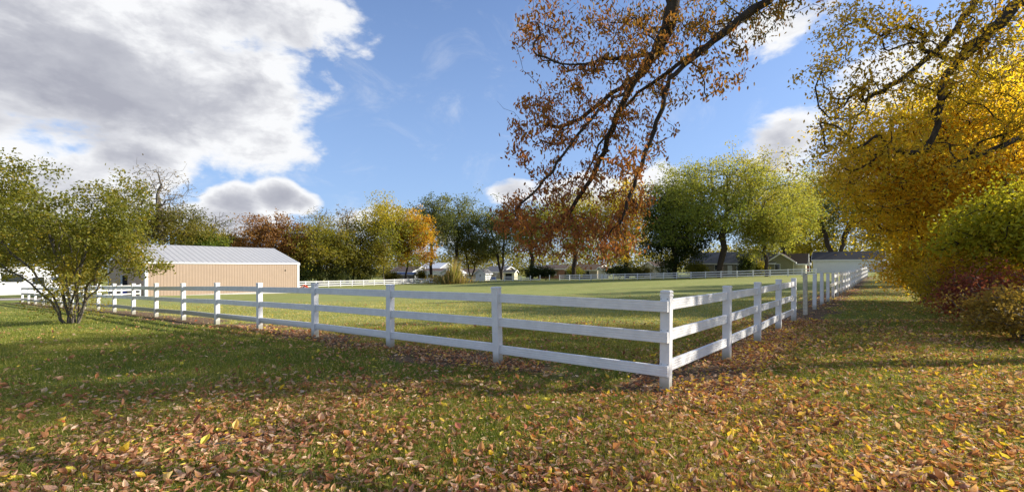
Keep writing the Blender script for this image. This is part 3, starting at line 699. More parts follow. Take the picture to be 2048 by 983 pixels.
bush('dark bush between the blue roofed shed and the white house', 842, 124, 541, 26, 'olive', 59)
bush('dark bush against the front of the ranch house', 1492, 90, 512, 34, 'dark', 60)

bush('yellow olive bush in front of the long grey house', 958, 134, 543, 22, 'shrub', 72)
bush('olive bush left of the brown brick house', 1150, 121, 534, 40, 'shrub', 73)
bush('yellow green bush left of the ranch house under the dark tree', 1392, 94, 522, 50, 'shrub', 74)
bush('olive bush before the olive gabled wing', 1520, 92, 524, 34, 'shrub', 75)
def woods():
    rg = np.random.default_rng(77); n = 5200; a = rg.random(n)*R(126)-R(63); r = 190+rg.random(n)*50
    x = np.sin(a)*r; y = np.cos(a)*r; hh = 6+9*fbm(x, y, 16.); z = gz(x, y)+hh*rg.random(n)
    T = np.stack([x, y, z], 1); V, Fc, t = leaves_at(T, (np.arange(n)//26), 9, 1.3, 1.2, rg, blobtint=.4)
    tag(mesh('distant_woods', V, Fc, LM['olive'], attr={'tint': t}), 'far-off olive woods closing the gaps between the houses', 'woods', kind='stuff')
woods()

# ------------------------------------------------------------------ bushy shrub at left
def shrub():
    rg = np.random.default_rng(5); Y = 16.; x = (150-1024)/F*Y; g = gz1(x, Y)
    root = empty('tall_shrub', (x, Y, g), 0, 'tall multi-stemmed shrub with olive and yellow leaves in front of the fence at left', 'shrub')
    w = Wood((0, 0, -.1)); px2 = Y/F*.93
    stems = [(-130, 235), (-95, 285), (-50, 210), (-20, 320), (20, 240), (45, 330), (75, 270), (110, 300), (150, 230), (-170, 180), (60, 180), (-60, 340)]
    for i, (dx, hy) in enumerate(stems):
        dx *= px2; hz = hy*px2*.85; yy = rg.normal(0, .8); b = np.array([np.clip(dx*.12, -.38, .38)+rg.normal(0, .06), rg.normal(0, .15), 0.])
        w.smooth_line([b, b+np.array([dx*.14, yy*.2, hz*.3]), b+np.array([dx*.5, yy*.6, hz*.66]), b+np.array([dx, yy, hz])])
    B = [(-140, 260, 60, 70), (-90, 290, 70, 60), (-150, 190, 60, 60), (-60, 240, 70, 70), (0, 250, 70, 60), (55, 290, 50, 40), (40, 220, 70, 60), (100, 250, 60, 50), (115, 190, 50, 45), (80, 170, 60, 50), (0, 170, 70, 60), (-90, 160, 70, 50),
         (148, 150, 40, 28), (-160, 120, 50, 40), (-60, 110, 60, 40), (40, 100, 60, 35), (110, 120, 50, 30), (-120, 320, 40, 25), (-70, 325, 45, 20), (140, 225, 30, 35), (-190, 230, 50, 60), (-200, 150, 50, 50)]
    bl = [(np.array([a*px2, rg.normal(0, .9), b*px2]), (c*px2, 1.1, d*px2)) for a, b, c, d in B]
    T, idx = blobs_targets(bl, 620, rg, .2); T[:, 2] = np.maximum(T[:, 2], 1.2); w.attach(T, seg=.28, rg=rg, minz=.7, up=.5)
    V, Fq = w.mesh(.17, .0035); Rr = w.R
    mesh('stem', V, Fq, M['bark_grey'], root, smooth=True)
    V, Fc, t = leaves_at(T, idx, 42, .15, .105, rg, blobtint=.35, tintf=lambda P, t, r: np.clip(t*.8+.12*(P[:, 2] < 3.2)+(r.random(len(P)) < .12)*.4, 0, 1))
    mesh('foliage', V, Fc, LM['shrub'], root, attr={'tint': t})
    T2 = rg.normal(0, 1, (110, 3))*np.array([.62, .4, .45])+np.array([0, 0, .95]); T2[:, 2] = np.clip(T2[:, 2], .15, 2)
    V, Fc, t = leaves_at(T2, np.zeros(len(T2), int), 12, .13, .08, rg); mesh('sprouts', V, Fc, LM['shrub'], root, attr={'tint': t})
shrub()

# ------------------------------------------------------------------ overhanging tree with red leaves (trunk stands right of the camera)
def overhang():
    rg = np.random.default_rng(31); bx, by = 10.2, 3.4; g = gz1(bx, by); B = np.array([bx, by, g])
    root = empty('overhanging_tree', B, 0, 'overhanging tree with red and orange leaves on branches drooping into the top centre', 'tree')
    w = Wood((0, 0, -.2)); a_ = lambda px, py, Y: at(px, py, Y)-B
    tr = w.smooth_line([np.array([-.1, 0, 1.6]), np.array([-.25, .1, 3.0])])
    t2 = w.smooth_line([np.array([-.3, -.1, 5.2]), np.array([.3, -.3, 7.6]), np.array([.2, -.3, 9.2])], tr)
    t3 = w.smooth_line([np.array([1.0, -.6, 4.8]), np.array([2.0, -.9, 7.0])], tr)
    l1 = w.smooth_line([np.array([-1.8, .6, 5.0]), np.array([-4.2, 1.4, 6.3]), a_(1400, -90, 6.1), a_(1345, 30, 6.3), a_(1312, 104, 6.5), a_(1260, 176, 6.7), a_(1224, 258, 6.9), a_(1191, 341, 7.1), a_(1141, 418, 7.3), a_(1100, 470, 7.5)], tr)
    l2 = w.smooth_line([np.array([-1.4, .9, 4.4]), np.array([-3.4, 2.0, 5.6]), a_(1700, -110, 6.6), a_(1532, 0, 6.6), a_(1444, 68, 6.7), a_(1380, 112, 6.8), a_(1323, 154, 6.9), a_(1262, 200, 7.2), a_(1200, 290, 7.5), a_(1160, 380, 7.7)], tr)
    w.smooth_line([a_(1460, 55, 6.2), a_(1400, 105, 6.2), a_(1340, 159, 6.2), a_(1323, 220, 6.2), a_(1290, 308, 6.2), a_(1262, 385, 6.2), a_(1240, 450, 6.3)], w.par[l2]-18)
    P = np.array(w.P)
    def near(px, py, Y): return int(np.argmin(np.linalg.norm(P-a_(px, py, Y), axis=1)))
    w.smooth_line([a_(1224, 187, 6.8), a_(1141, 247, 6.9), a_(1060, 246, 7.0), a_(993, 203, 7.0)], near(1284, 137, 6.6))
    w.smooth_line([a_(1200, 220, 6.4), a_(1140, 290, 6.3), a_(1090, 360, 6.3), a_(1030, 420, 6.4)], near(1260, 176, 6.7))
    w.smooth_line([a_(1210, 120, 6.0), a_(1140, 130, 5.9), a_(1075, 110, 5.9)], near(1312, 104, 6.5))
    B2 = [(1110, 55, 70, 60), (1200, 50, 85, 65), (1120, 165, 62, 60), (1200, 150, 80, 70), (1290, 50, 85, 70), (1115, 270, 60, 55), (1190, 260, 75, 60), (1262, 235, 62, 50), (1330, 190, 60, 45), (1425, 115, 70, 45),
          (1500, 50, 80, 50), (1400, 35, 80, 45), (1580, 10, 70, 35), (1100, 365, 65, 50), (1180, 370, 75, 55), (1258, 330, 55, 55), (1045, 405, 55, 35), (1040, 455, 55, 35), (1100, 450, 75, 45), (1180, 450, 85, 50),
          (1248, 440, 55, 60), (1070, 500, 45, 28), (1150, 500, 70, 35), (1225, 500, 62, 40), (1278, 400, 32, 60), (1440, 175, 28, 45), (1300, 110, 80, 60), (1360, 60, 60, 60), (1085, 215, 45, 40), (1310, 300, 25, 60), (1040, 300, 35, 40), (1010, 430, 35, 30), (1050, 240, 35, 30), (1060, 60, 40, 40)]
    bl = []
    for px, py, rx, ry in B2:
        Y = 6.6+rg.normal(0, .75)+max(0, (py-300)/200)*.9; s = Y/F; bl.append((a_(px, py, Y), (rx*s, .75, ry*s)))
    T, idx = blobs_targets(bl, 1700, rg, .1)
    w.attach(T, seg=.13, rg=rg, minz=1.8, sag=-.15, wob=.14)
    # the part of the crown outside the frame, over and beside the trunk
    n0 = len(w.tips)
    bo = [(np.array(c, float), r) for c, r in [((-3.5, -1.0, 7.2), (2.2, 1.6, 1.0)), ((-1, -2, 8.0), (2.2, 2.0, 1.3)), ((1, 1, 8.2), (2.5, 1.6, 1.3)), ((2.5, -1.5, 7.0), (2, 2, 1.5)), ((-5, -.2, 7.4), (1.8, 1.2, .8)), ((0, 0, 9.5), (1.8, 1.6, 1.2)), ((3.2, .5, 5.5), (1.3, 1.5, 1.3))]]
    To, io = blobs_targets(bo, 260, rg, .2); w.attach(To, seg=.5, rg=rg, minz=4.0)
    V, Fq = w.mesh(.15, .0022, 6, .68)
    mesh('trunk', V, Fq, M['bark_dark'], root, smooth=True)
    def tint(P, t, r):
        red = np.clip(.95-(P[:, 0]+10.2)*.16+(3.4-(P[:, 2]))*.14, 0, 1)       # redder towards the drooping left end
        return np.clip(t*.5+red*.5+r.normal(0, .12, len(P)), 0, 1)
    # leaves strung along the outer twigs
    tips = np.array([w.P[i] for i in w.tips[:n0]]); idx2 = np.arange(len(tips)) % 60
    pts = []
    for i in w.tips[:n0]:
        j = i; c = 0
        while j > 0 and c < 5: pts.append(w.P[j]); j = w.par[j]; c += 1
    pts = np.array(pts)
    V, Fc, t = leaves_at(pts, rg.integers(0, 60, len(pts)), 2, .055, .056, rg, hang=1.6, shape='ovate', aspect=.46, blobtint=.4, tintf=tint)
    V2, F2, t2_ = leaves_at(To, io, 12, .24, .11, rg, hang=.5, blobtint=.4)
    mesh('crown', np.concatenate([V, V2]), np.concatenate([Fc, F2+len(V)]), LM['overhang'], root, attr={'tint': np.concatenate([t, t2_])})
overhang()

# second overhanging tree at the right edge
def overhang2():
    rg = np.random.default_rng(41); bx, by = 14.6, 8.6; g = gz1(bx, by); B = np.array([bx, by, g])
    root = empty('overhanging_tree', B, 0, 'overhanging tree at the right edge with dark curved limbs and golden brown leaves', 'tree')
    w = Wood((0, 0, -.2)); a_ = lambda px, py, Y: at(px, py, Y)-B
    tr = w.smooth_line([np.array([-.1, 0, 2.5]), np.array([-.3, .1, 4.6])])
    w.smooth_line([np.array([-.3, -.1, 7.2]), np.array([.3, -.3, 9.6]), np.array([.2, -.3, 12.2])], tr)
    w.smooth_line([np.array([1.4, .4, 7.0]), np.array([2.6, .6, 9.8])], tr)
    w.smooth_line([np.array([-1.6, .1, 6.4]), a_(2080, -5, 9.0), a_(2000, 45, 9.1), a_(1930, 110, 9.2), a_(1885, 165, 9.2), a_(1878, 230, 9.2), a_(1850, 300, 9.2), a_(1780, 300, 9.3)], tr)
    w.smooth_line([np.array([-2.3, .4, 6.8]), a_(2000, -40, 9.6), a_(1940, 20, 9.7), a_(1885, 90, 9.8), a_(1800, 160, 9.9), a_(1730, 200, 9.9)], tr)
    w.smooth_line([np.array([-1.2, .3, 4.7]), a_(2070, 270, 9.8), a_(1985, 300, 9.8), a_(1900, 330, 9.8)], tr)
    B2 = [(1660, 130, 45, 35), (1720, 90, 70, 50), (1760, 30, 80, 40), (1850, 60, 80, 50), (1940, 40, 80, 50), (1700, 190, 60, 50), (1780, 160, 70, 50), (1870, 170, 70, 60), (1700, 270, 60, 50), (1640, 300, 45, 35), (1760, 290, 70, 50), (1850, 280, 60, 50), (1940, 180, 60, 50),
          (1700, 350, 50, 40), (1980, 90, 60, 60), (1690, 40, 50, 40), (1665, 235, 35, 30), (1930, 320, 70, 40), (2010, 250, 60, 60)]
    bl = [(a_(px, py, Y), (rx*Y/F, .9, ry*Y/F)) for (px, py, rx, ry) in B2 for Y in [9.4+rg.normal(0, .7)]]
    T, idx = blobs_targets(bl, 640, rg, .1); w.attach(T, seg=.2, rg=rg, minz=3.2)
    n0 = len(w.tips)
    bo = [(np.array(c, float), r) for c, r in [((0, 0, 11.5), (2.6, 2.4, 1.8)), ((2.5, 1, 10), (2.5, 2.4, 1.8)), ((-1.8, -1.6, 9.0), (2.2, 2.0, 1.5)), ((2, -2.2, 9), (2.2, 2, 1.7)), ((-1.5, 2, 10), (2, 2, 1.6)), ((3.5, 0, 7.2), (2, 2.4, 1.8))]]
    To, io = blobs_targets(bo, 320, rg, .2); w.attach(To, seg=.6, rg=rg, minz=5)
    V, Fq = w.mesh(.24, .003, 6, .68); mesh('trunk', V, Fq, M['bark_dark'], root, smooth=True)
    pts = []
    for i in w.tips[:n0]:
        j = i; c = 0
        while j > 0 and c < 3: pts.append(w.P[j]); j = w.par[j]; c += 1
    pts = np.array(pts)
    V, Fc, t = leaves_at(pts, rg.integers(0, 60, len(pts)), 6, .10, .078, rg, hang=1.0, aspect=.5, blobtint=.35)
    V2, F2, t2_ = leaves_at(To, io, 14, .24, .13, rg, hang=.5)
    mesh('crown', np.concatenate([V, V2]), np.concatenate([Fc, F2+len(V)]), LM['autumn_mix'], root, attr={'tint': np.concatenate([t, t2_])})
overhang2()

# row of trees and shrubs on the right of the grass path
RG = 'trees along the right side of the grass path'
T_('tree', 'large golden yellow tree leaning over the grass path on the right', 'tree', 1880, 21, 150, 515, 385, 'yellow', 61, ragged=.3, nt=1700, per=34, lsize=.125, barkm='bark_dark', rtr=.22, k=26, low=-.95, group=RG, spread=.34, trunk_px=1900, blobtint=.45)
T_('tree', 'golden yellow tree farther along the path, near the garage', 'tree', 1862, 36, 300, 560, 150, 'yellow', 62, nt=700, per=34, lsize=.19, k=18, low=-.95, group=RG, spread=.36, rtr=.2)
T_('tree', 'bright lime green leaved young tree at the right edge of the picture', 'tree', 2045, 13.5, 360, 560, 250, 'lime', 63, nt=420, per=24, lsize=.12, k=12, low=-.8, group=RG, spread=.24, rtr=.12, ragged=.35)
T_('tree', 'golden green tree with foliage sweeping to the ground behind the lime green tree', 'tree', 2010, 17.5, 260, 610, 270, 'yellow', 71, nt=900, per=30, lsize=.12, k=18, low=-.95, group=RG, spread=.28, rtr=.15, ragged=.3)
T_('bare_tree', 'tall dark tree with bare crossing limbs behind the golden tree at the upper right', 'tree', 2010, 27, 10, 330, 230, 'autumn_mix', 64, nt=560, per=4, lsize=.13, k=14, group=RG, rtr=.3, trunk_px=2020, forks=3)
bush('burgundy leaved shrub at the foot of the lime green tree', 1955, 12.2, 542, 170, 'burgundy', 65, nt=200, per=26, lsize=.085, group='shrubs along the right side of the grass path')
bush('dark golden shrub beneath the large yellow tree beside the path', 1850, 20.5, 470, 170, 'yellow', 66, nt=420, per=34, lsize=.12, group='shrubs along the right side of the grass path')
bush('dull olive undergrowth shrub behind the burgundy shrub', 1960, 14.5, 500, 230, 'autumn_mix', 67, nt=360, per=34, lsize=.11, group='shrubs along the right side of the grass path')
bush('dark low shrub at the bottom of the right edge', 2040, 10.0, 572, 230, 'brown', 68, nt=260, per=26, lsize=.08, group='shrubs along the right side of the grass path')
bush('small golden shrub at the far end of the shrub row near the parked car', 1850, 42, 515, 80, 'yellow', 69, nt=200, per=30, lsize=.18, group='shrubs along the right side of the grass path')
# further members of that row, outside the picture to the right: they shade the lawn
for i, (x, y, h, r, mt) in enumerate([(22, 13.2, 20, 5, 'yellow'), (36.5, 30, 22.5, 3.6, 'yellow'), (44, 38, 22.5, 3.6, 'autumn_mix'), (48.5, 45, 20, 4.6, 'olive')]):
    Yq = y; topq = 534-(h+gz1(x, y)-CAMH)/Yq*F; botq = 534-(1.8-CAMH)/Yq*F
    T_('tree', ['tall golden tree of the shade row just beyond the lime green tree', 'golden tree of the shade row behind the large yellow tree', 'tall autumn tree rising behind the large yellow tree', 'tall olive tree standing far behind the large yellow tree near the parked car'][i], 'tree', 1024+x/Yq*F, Yq, topq, botq, 2*r/Yq*F, mt, 90+i, nt=420, per=30, lsize=.2, group=RG, k=15, rtr=.22, X=x, spread=.4)
# ------------------------------------------------------------------ buildings
def building(name, label, X, Y, rz, L, Wd, eave, ridge, wall, roof, parts=(), trim='white', over=.35, cat='house', z=None, group=None, gable_trim=True, sink=.6):
    """footprint centred on X,Y; ridge along local x; front is local -y"""
    g = gz1(X, Y) if z is None else z
    root = empty(name, (X, Y, g), rz, label, cat, group); l = L/2; w = Wd/2
    MB().prism([(-w, -sink), (w, -sink), (w, eave), (0, ridge), (-w, eave)], -l, l).build('wall', M[wall], root)
    t = .12; sl = (ridge-eave)/w; ow = w+over; ze = eave-sl*over; up = .03
    r = MB()
    for s in (-1, 1):
        pr = [(s*ow, ze+up), (0, ridge+up), (0, ridge+t+up), (s*ow, ze+t+up)]
        if s > 0: pr = pr[::-1]
        r.prism(pr[::-1], -l-over, l+over)
    r.build('roof', M[roof], root)
    tr = MB()
    for s in (-1, 1): tr.box(-l-over, l+over, s*(ow+.012)-.02, s*(ow+.012)+.02, ze-(.14 if over > .1 else .02), ze+t+.01)
    tr.build('fascia', M[trim], root)
    if gable_trim:
        for s in (-1, 1):
            b = MB(); x0 = s*(l+over+.02)
            for q in (-1, 1):
                pr = [(q*ow, ze-.14), (0, ridge-.14), (0, ridge+t+.04), (q*ow, ze+t+.04)]
                if q > 0: pr = pr[::-1]
                b.prism(pr[::-1], min(x0-.02, x0+.02), max(x0-.02, x0+.02))
            b.build('rake_trim', M[trim], root)
    for p in parts:
        kind, face, c, z0, z1, ww, mt = p[:7]
        # face: 'f' front (-y), 'r' (+x), 'l' (-x)
        def tf(q, face=face, c=c):
            a, d, zz = q
            return {'f': (c+a, -w-d, zz), 'r': (l+d, c+a, zz), 'l': (-l-d, c-a, zz)}[face]
        if kind == 'window':
            fr = MB()
            for (a0, a1, b0, b1) in ((-ww/2-.08, -ww/2, z0-.08, z1+.08), (ww/2, ww/2+.08, z0-.08, z1+.08), (-ww/2, ww/2, z1, z1+.08), (-ww/2, ww/2, z0-.08, z0)): fr.box(a0, a1, .0, .07, b0, b1, tf)
            fo = fr.build('window', M['white'], root); MB().box(-ww/2, ww/2, .0, .03, z0, z1, tf).build('pane', M['glass'], fo)
        elif kind == 'door':
            MB().box(-ww/2, ww/2, 0, .05, z0, z1, tf).build('door', M[mt], root)
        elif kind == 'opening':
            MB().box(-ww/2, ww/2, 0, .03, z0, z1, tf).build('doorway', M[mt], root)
        elif kind == 'corner':
            MB().box(-ww/2, ww/2, -.02, .035, z0, z1, tf).build('corner_trim', M[mt], root)
        elif kind == 'panel':
            MB().box(-ww/2, ww/2, 0, .04, z0, z1, tf).build('panel', M[mt], root)
        elif kind == 'chimney':
            MB().box(c-.4, c+.4, -.4, .4, ridge-.3, z1).build('chimney', M[mt], root)
    return root
# tan barn
def barn():
    th = R(53); d = np.array([cos(th), sin(th)]); gdir = np.array([-sin(th), cos(th)]); A = np.array([-39.5, 49.]); L = 17.; w = 7.5
    c = A+d*L/2+gdir*w
    parts = [('opening', 'l', 0, -.3, 2.15, 1.9, 'dark'), ('corner', 'f', -L/2+.12, -.5, 3.5, .26, 'white'), ('corner', 'f', L/2-.12, -.5, 3.5, .26, 'white'),
             ('corner', 'l', w-.12, -.5, 3.5, .26, 'white'), ('corner', 'l', -w+.12, -.5, 3.5, .26, 'white'), ('panel', 'f', L/2-1.9, 2.62, 2.76, .16, 'dark')]
    root = building('barn', 'long tan metal barn with a pale ribbed steel roof behind the left fence', c[0], c[1], th, L, 2*w, 3.55, 5.75, 'barn_wall', 'barn_roof', parts, over=.06, cat='barn', z=-1.47, sink=1.2)
    MB().box(-L/2-.06, -L/2-.02, .95, 1.75, -.2, 2.12).build('door', M['door_blue'], root)
    MB().box(-L/2-.05, L/2+.05, -w-.09, -w-.012, -1.2, -.05).build('foundation', M['concrete'], root)
barn()
G_ = 'houses beyond the back fence'
RZ = R(-37.5)
def hp(name, label, px, Y, wpx, basey, eavey, ridgey, depth, wall, roof, parts=(), rz=RZ, **k):
    """building placed by heading and distance, sizes converted to metres"""
    X = (px-1024)/F*Y; zb = CAMH+(534-basey)/F*Y; g = gz1(X, Y); z0 = min(zb, g); s = Y/F
    u = (px-1024)/F; f = cos(rz)-u*sin(rz)*1.0
    L = wpx*s/max(.35, abs(f))
    ev = CAMH+(534-eavey)/F*Y-z0; rd = CAMH+(534-ridgey)/F*(Y+depth/2)-z0
    return building(name, label, X, Y+depth*.35, rz, L, depth, ev, max(rd, ev+.4), wall, roof, [p for p in parts], z=z0, group=G_, **k)
wn = lambda c, z0=1., z1=2.1, w=1.: ('window', 'f', c, z0, z1, w, None)
# garage and ranch at right: long side turned towards the left
gd = np.array([.79, -.61])
def along(px0, Y0, px1):
    r0 = (px0-1024)/F; r1 = (px1-1024)/F; P = np.array([r0*Y0, Y0]); t = (r1*P[1]-P[0])/(gd[0]-r1*gd[1]); return P, P+gd*t, t
rzg = math.atan2(gd[1], gd[0]); nin = np.array([.61, .79])
P, Q, t = along(1626, 105, 1768); c = (P+Q)/2+nin*3.2
building('garage', 'long white windowless garage with dark roof at the end of the grass path', c[0], c[1], rzg, t, 6.4, 3.05, 4.75, 'white', 'roof_dark', over=.3, cat='garage', z=.32, sink=1.5)
P, Q, t = along(1380, 107, 1548); c = (P+Q)/2+nin*4.2
building('ranch_house', 'long low olive tan ranch house with grey roof behind the large maple', c[0], c[1], rzg, t, 8.4, 2.6, 5.0, 'tan', 'roof_grey', [wn(-t/2+2), wn(-t/2+6), ('door', 'f', 0, 0, 2.05, .95, 'white'), wn(2.2, .7, 2.1, 1.6), wn(t/2-2.4)], cat='house', z=.0, group=G_, sink=1.2)
P, Q, t = along(1542, 97, 1582); c = (P+Q)/2+nin*3.5
building('house_wing', 'olive gabled house wing with white trim and one window beside the garage', c[0], c[1], rzg+pi/2, 7.5, t+1.2, 2.7, 4.4, 'olive', 'roof_brown', [('window', 'l', .6, 1., 2.2, .9, None), ('corner', 'l', -t/2-.5, 0, 2.6, .2, 'cream')], cat='house', z=.1, group=G_, sink=1.)
c2 = Q+np.array([1.2, .4])
building('porch_gable', 'cream sunlit gabled porch end between olive house and garage', c2[0]+1.1, c2[1]+1.2, rzg, 3.2, 2.6, 2.7, 4.3, 'cream', 'roof_brown', cat='porch', z=.1, group=G_, over=.45, sink=1.)
hp('cottage', 'pale yellow sunlit cottage with white eave left of the dark tree', 1322, 109, 40, 556, 532, 524, 5, 'cream', 'roof_brown', [wn(-1), wn(1)], rz=R(20), cat='house')
hp('ranch_house', 'low brown roofed ranch house behind the red leaves with a cream end', 1178, 124, 62, 553, 539, 529, 7, 'tan', 'roof_brown', [wn(-2.5), wn(2)], cat='house')
hp('shed', 'cream sunlit garden shed below the hanging red leaves', 1208, 112, 12, 553, 538, 534, 2.4, 'cream', 'roof_brown', [('door', 'f', 0, 0, 1.6, .7, 'white')], rz=R(15), cat='shed')
hp('brick_house', 'brown brick house with a gable behind the green and yellow tree', 1122, 134, 56, 552, 537, 530, 7, 'brick', 'roof_brown', [wn(-2), wn(2.5)], rz=R(-60), cat='house')
hp('carport', 'small open fronted carport with a cream frame and dark opening', 1021, 130, 22, 559, 544, 540, 4, 'cream', 'roof_dark', [('opening', 'f', 0, 0, 1.85, 1.9, 'dark')], rz=R(-15), cat='carport')
hp('house', 'tan house between the white shed and the cluster of dark trunks', 1000, 150, 40, 557, 543, 533, 8, 'tan', 'roof_grey', [wn(-1.5), wn(1.5)], cat='house')
hp('shed', 'small white gabled shed with tiny windows, sunlit, standing at the back fence', 966, 128, 12, 560, 546, 538, 3.6, 'white', 'roof_grey', [('window', 'l', .5, 1.2, 1.9, .35, None), ('window', 'r', 0, 1.0, 1.8, .35, None)], rz=R(-125), cat='shed')
hp('house', 'long low grey house with brown roof behind the low spreading tree', 940, 155, 44, 556, 546, 538, 8, 'grey', 'roof_brown', [wn(-3, .9, 1.9), wn(1, .9, 1.9)], cat='house')
hp('shed', 'white gabled outbuilding half hidden by the brush clump', 904, 137, 26, 557, 545, 538, 5, 'white', 'roof_white', [wn(1.2, 1, 1.8, .6)], rz=R(52), cat='shed')
hp('house', 'white house with low brown roof behind the tall grey green trunks', 874, 146, 44, 557, 542, 537, 6, 'white', 'roof_brown', [wn(-1, .9, 1.9, .9), wn(2, .9, 1.8, 1.4), wn(-3.2, .9, 1.9, .9)], cat='house')
hp('barn_house', 'large two storey white house with a pale roof rising behind the low white house', 872, 176, 40, 556, 537, 526, 9, 'grey', 'roof_white', [wn(-2.5, 3, 4.2)], cat='house')
hp('shed', 'grey shed with a blue metal roof beside the golden tree', 810, 126, 34, 560, 548.5, 545, 4.4, 'grey', 'roof_blue', [('door', 'f', .2, 0, 1.6, .8, 'white')], rz=R(12), cat='shed')
hp('house', 'blue grey house with brown roof behind the blue roofed shed', 816, 160, 46, 556, 543, 533, 8, 'grey', 'roof_brown', [wn(-2), wn(2)], cat='house')
hp('shed', 'small dark gabled shed left of the blue roofed shed', 786, 134, 14, 559, 551, 546, 3.5, 'olive', 'roof_dark', rz=R(70), cat='shed')
hp('trailer', 'low white and red parked trailer between the porch and the garage', 1612, 112, 22, 546, 529, 527, 2.4, 'white', 'roof_white', [('panel', 'f', .6, .3, 2.0, 1.3, 'red')], rz=rzg, cat='trailer')

# ------------------------------------------------------------------ vehicles and small things
def wheel(parent, x, y, r, w=.22):
    o = MB().tube([(x, y-w/2, r), (x, y+w/2, r)], r, 20).build('wheel', M['black'], parent)
    MB().tube([(x, y-w/2-.012, r), (x, y+w/2+.012, r)], r*.58, 16).build('rim', M['chrome'], o)
def motorhome():
    X, Y = -51.8, 46.2; g = gz1(X, Y); rz = R(40)
    root = empty('motorhome', (X, Y, g), rz, 'white motorhome with grey stripes parked behind the shrub at the left edge', 'motorhome')
    prof = [(-4.6, .45), (3.0, .45), (4.3, .5), (4.55, .9), (4.5, 1.35), (3.6, 1.5), (3.25, 2.05), (4.1, 2.3), (4.15, 2.95), (3.9, 3.15), (-4.4, 3.15), (-4.6, 2.95)]
    MB().prism([(a, z) for a, z in prof][::1], -1.2, 1.2, 'y').build('body', M['white'], root, bevel=.05)
    for x0, x1, z0, z1 in ((-3.6, -2.6, 1.75, 2.35), (-1.0, -.6, 1.5, 2.1), (.2, 1.6, 1.75, 2.4), (2.4, 3.1, 1.5, 2.1)):
        f = MB().box(x0-.05, x1+.05, -1.235, -1.19, z0-.05, z1+.05).build('window', M['black'], root); MB().box(x0, x1, -1.25, -1.236, z0, z1).build('pane', M['glass'], f)
    s = MB().poly((-4.5, -1.215, 1.2), (-4.5, -1.215, 1.1), (-1.2, -1.215, .75), (1.0, -1.215, .95), (-1.2, -1.215, .85)); s.poly((-4.5, -1.215, 1.9), (-4.5, -1.215, 1.8), (-2, -1.215, 1.5), (-.9, -1.215, 1.45), (-2, -1.215, 1.6)); s.build('stripe', M['stripe'], root)
    MB().box(-.35, .35, -1.23, -1.2, .55, 2.3).build('door', M['white'], root)
    MB().box(-2.5, -1.4, -.5, .5, 3.15, 3.42).build('roof_unit', M['white'], root, bevel=.04)
    for x in (-2.7, 3.1):
        for y in (-1.05, 1.05): wheel(root, x, y, .42)
motorhome()
def van():
    X, Y = -42.9, 52.; X = (128-1024)/F*54; Y = 54.; g = gz1(X, Y)
    root = empty('parked_van', (X, Y, g), R(44), 'white van with dark windows parked behind the shrub right of the motorhome', 'van')
    prof = [(-2.6, .35), (2.3, .35), (2.6, .6), (2.55, 1.0), (1.9, 1.25), (1.35, 2.05), (1.0, 2.3), (-2.45, 2.35), (-2.6, 2.1)]
    MB().prism(prof, -.98, .98, 'y').build('body', M['white'], root, bevel=.06)
    for x0, x1 in ((-2.3, -1.1), (-.95, .2), (.3, 1.3)):
        MB().prism([(x0, 1.3), (x1, 1.3), (x1-(.35 if x1 > 1 else 0), 2.0), (x0, 2.0)], -1.0, -.97, 'y').build('window', M['glass'], root)
    for x in (-1.7, 1.7):
        for y in (-.85, .85): wheel(root, x, y, .34)
    for y in (-.7, .7): MB().box(2.5, 2.62, y-.14, y+.14, .7, .9).build('headlight', M['chrome'], root)
van()
def car():
    Y = 96.; X = (1776-1024)/F*Y; g = gz1(X, Y)+.06
    root = empty('parked_car', (X, Y, g), R(-90-38), 'white car parked on the concrete beside the right end of the garage', 'car')
    body = [(-2.2, .28), (2.15, .28), (2.25, .5), (2.2, .78), (1.2, .95), (-2.1, .98), (-2.25, .7)]
    MB().prism(body, -.9, .9, 'y').build('body', M['white'], root, bevel=.07)
    MB().prism([(-1.9, .97), (1.2, .94), (.55, 1.42), (-1.4, 1.46)], -.76, .76, 'y').build('cabin', M['glass'], root, bevel=.05)
    MB().prism([(-1.45, 1.45), (.5, 1.41), (.35, 1.5), (-1.3, 1.53)], -.72, .72, 'y').build('roof', M['white'], root, bevel=.03)
    for x in (-1.4, 1.4):
        for y in (-.82, .82): wheel(root, x, y, .32)
    for y in (-.65, .65): MB().box(2.17, 2.26, y-.17, y+.17, .58, .74).build('headlight', M['chrome'], root)
    MB().box(2.2, 2.28, -.4, .4, .4, .56).build('grille', M['black'], root)
car()
def barrel():
    X = (247-1024)/F*49.2; Y = 49.2; g = gz1(X, Y)
    root = empty('plastic_barrel', (X, Y, g), 0, 'blue plastic barrel standing by the barn doorway', 'barrel')
    r = .29; MB().tube([(0, 0, 0), (0, 0, .06), (0, 0, .3), (0, 0, .33), (0, 0, .36), (0, 0, .6), (0, 0, .63), (0, 0, .66), (0, 0, .86), (0, 0, .92)], [r*.92, r, r, r*1.05, r, r, r*1.05, r, r, r*.93], 20).build('body', M['blue'], root, smooth=False)
    MB().tube([(0, 0, .92), (0, 0, .95)], r*.86, 20).build('lid', M['blue'], root)
barrel()
def bin_():
    Y = 140.; X = (985-1024)/F*Y; g = gz1(X, Y)
    root = empty('plastic_bin', (X, Y, g), .2, 'low blue plastic bin in front of the tan house behind the fence', 'bin')
    MB().prism([(-.9, .0), (.9, .0), (1.05, .75), (-1.05, .75)], -.55, .55, 'y').build('body', M['blue'], root, bevel=.04)
    MB().box(-1.1, 1.1, -.62, .62, .76, .86).build('lid', M['blue'], root, bevel=.03)
bin_()
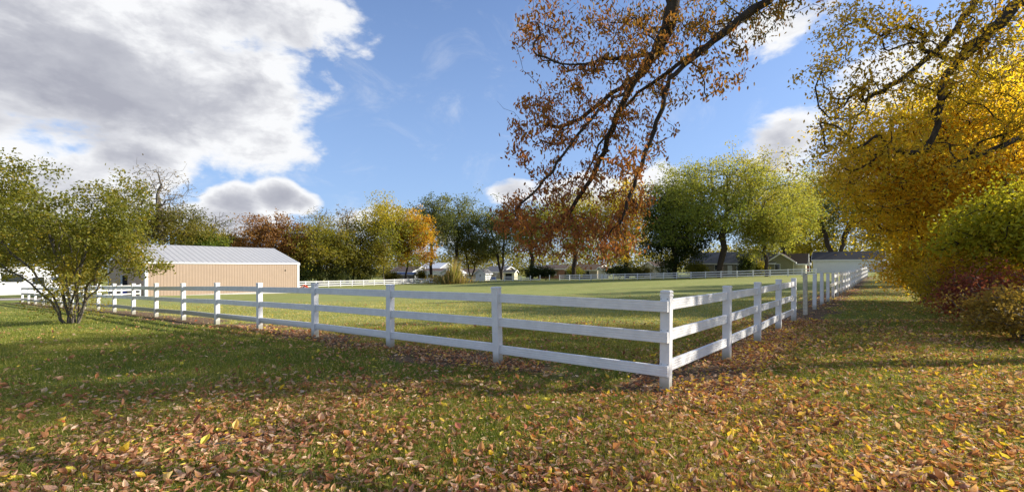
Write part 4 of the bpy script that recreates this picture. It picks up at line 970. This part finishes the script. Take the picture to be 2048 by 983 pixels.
def mower():
    Y = 66.; X = (607-1024)/F*Y; g = gz1(X, Y)
    root = empty('mowing_deck', (X, Y, g), R(-25), 'orange red mowing attachment lying at the right end of the barn', 'machine')
    MB().prism([(-.85, .12), (.75, .12), (.8, .3), (.45, .52), (-.5, .58), (-.85, .35)], -.6, .6, 'y').build('deck', M['orange'], root, bevel=.06)
    MB().tube([(-.3, 0, .5), (.3, 0, .95), (.75, 0, .8), (1.25, 0, .3)], [.1, .11, .1, .08], 10).build('arm', M['orange'], root)
    MB().tube([(-.5, -.3, .55), (-.1, .1, 1.0), (.4, .2, .62)], .06, 8).build('hitch', M['orange'], root)
    MB().tube([(.1, 0, .55), (.1, 0, .8)], [.22, .18], 14).build('gearbox', M['stripe'], root)
    for x, y in ((-.7, -.7), (-.7, .7), (1.25, -.25), (1.25, .25)): wheel(root, x, y, .17, .12)
mower()
def brush():
    rg = np.random.default_rng(88); Y = 100.; x = (903-1024)/F*Y; g = gz1(x, Y)
    root = empty('brush_clump', (x, Y, g), 0, 'overgrown clump of tall dry stalks and brush standing in the paddock at the back fence', 'brush')
    n = 900; bx = rg.normal(0, 1.4, n); by = rg.normal(0, 1.0, n); h = (1.6+4.6*np.exp(-((bx-.6)/1.1)**2)*rg.random(n)+rg.random(n))*.95
    D = unit(np.stack([bx*.12+rg.normal(0, .16, n), rg.normal(0, .15, n), np.ones(n)], 1)); N = unit(rg.normal(0, 1, (n, 3))); N = unit(N-D*(N*D).sum(1)[:, None])
    V, Fc, k = leaf_verts(np.stack([bx, by, np.zeros(n)], 1), D, N, h, np.full(n, .13), np.zeros(n), 'diamond')
    mesh('stalks', V, Fc, LM['sedge'], root, attr={'tint': np.repeat(rg.random(n), k)})
    T = rg.normal(0, 1, (170, 3))*np.array([2.2, 1.3, .7])+np.array([-.3, 0, .9]); T[:, 2] = np.clip(T[:, 2], .1, 3)
    V, Fc, t = leaves_at(T, np.zeros(len(T), int), 14, .3, .26, rg, blobtint=.2); mesh('foliage', V, Fc, LM['brown'], root, attr={'tint': t})
brush()
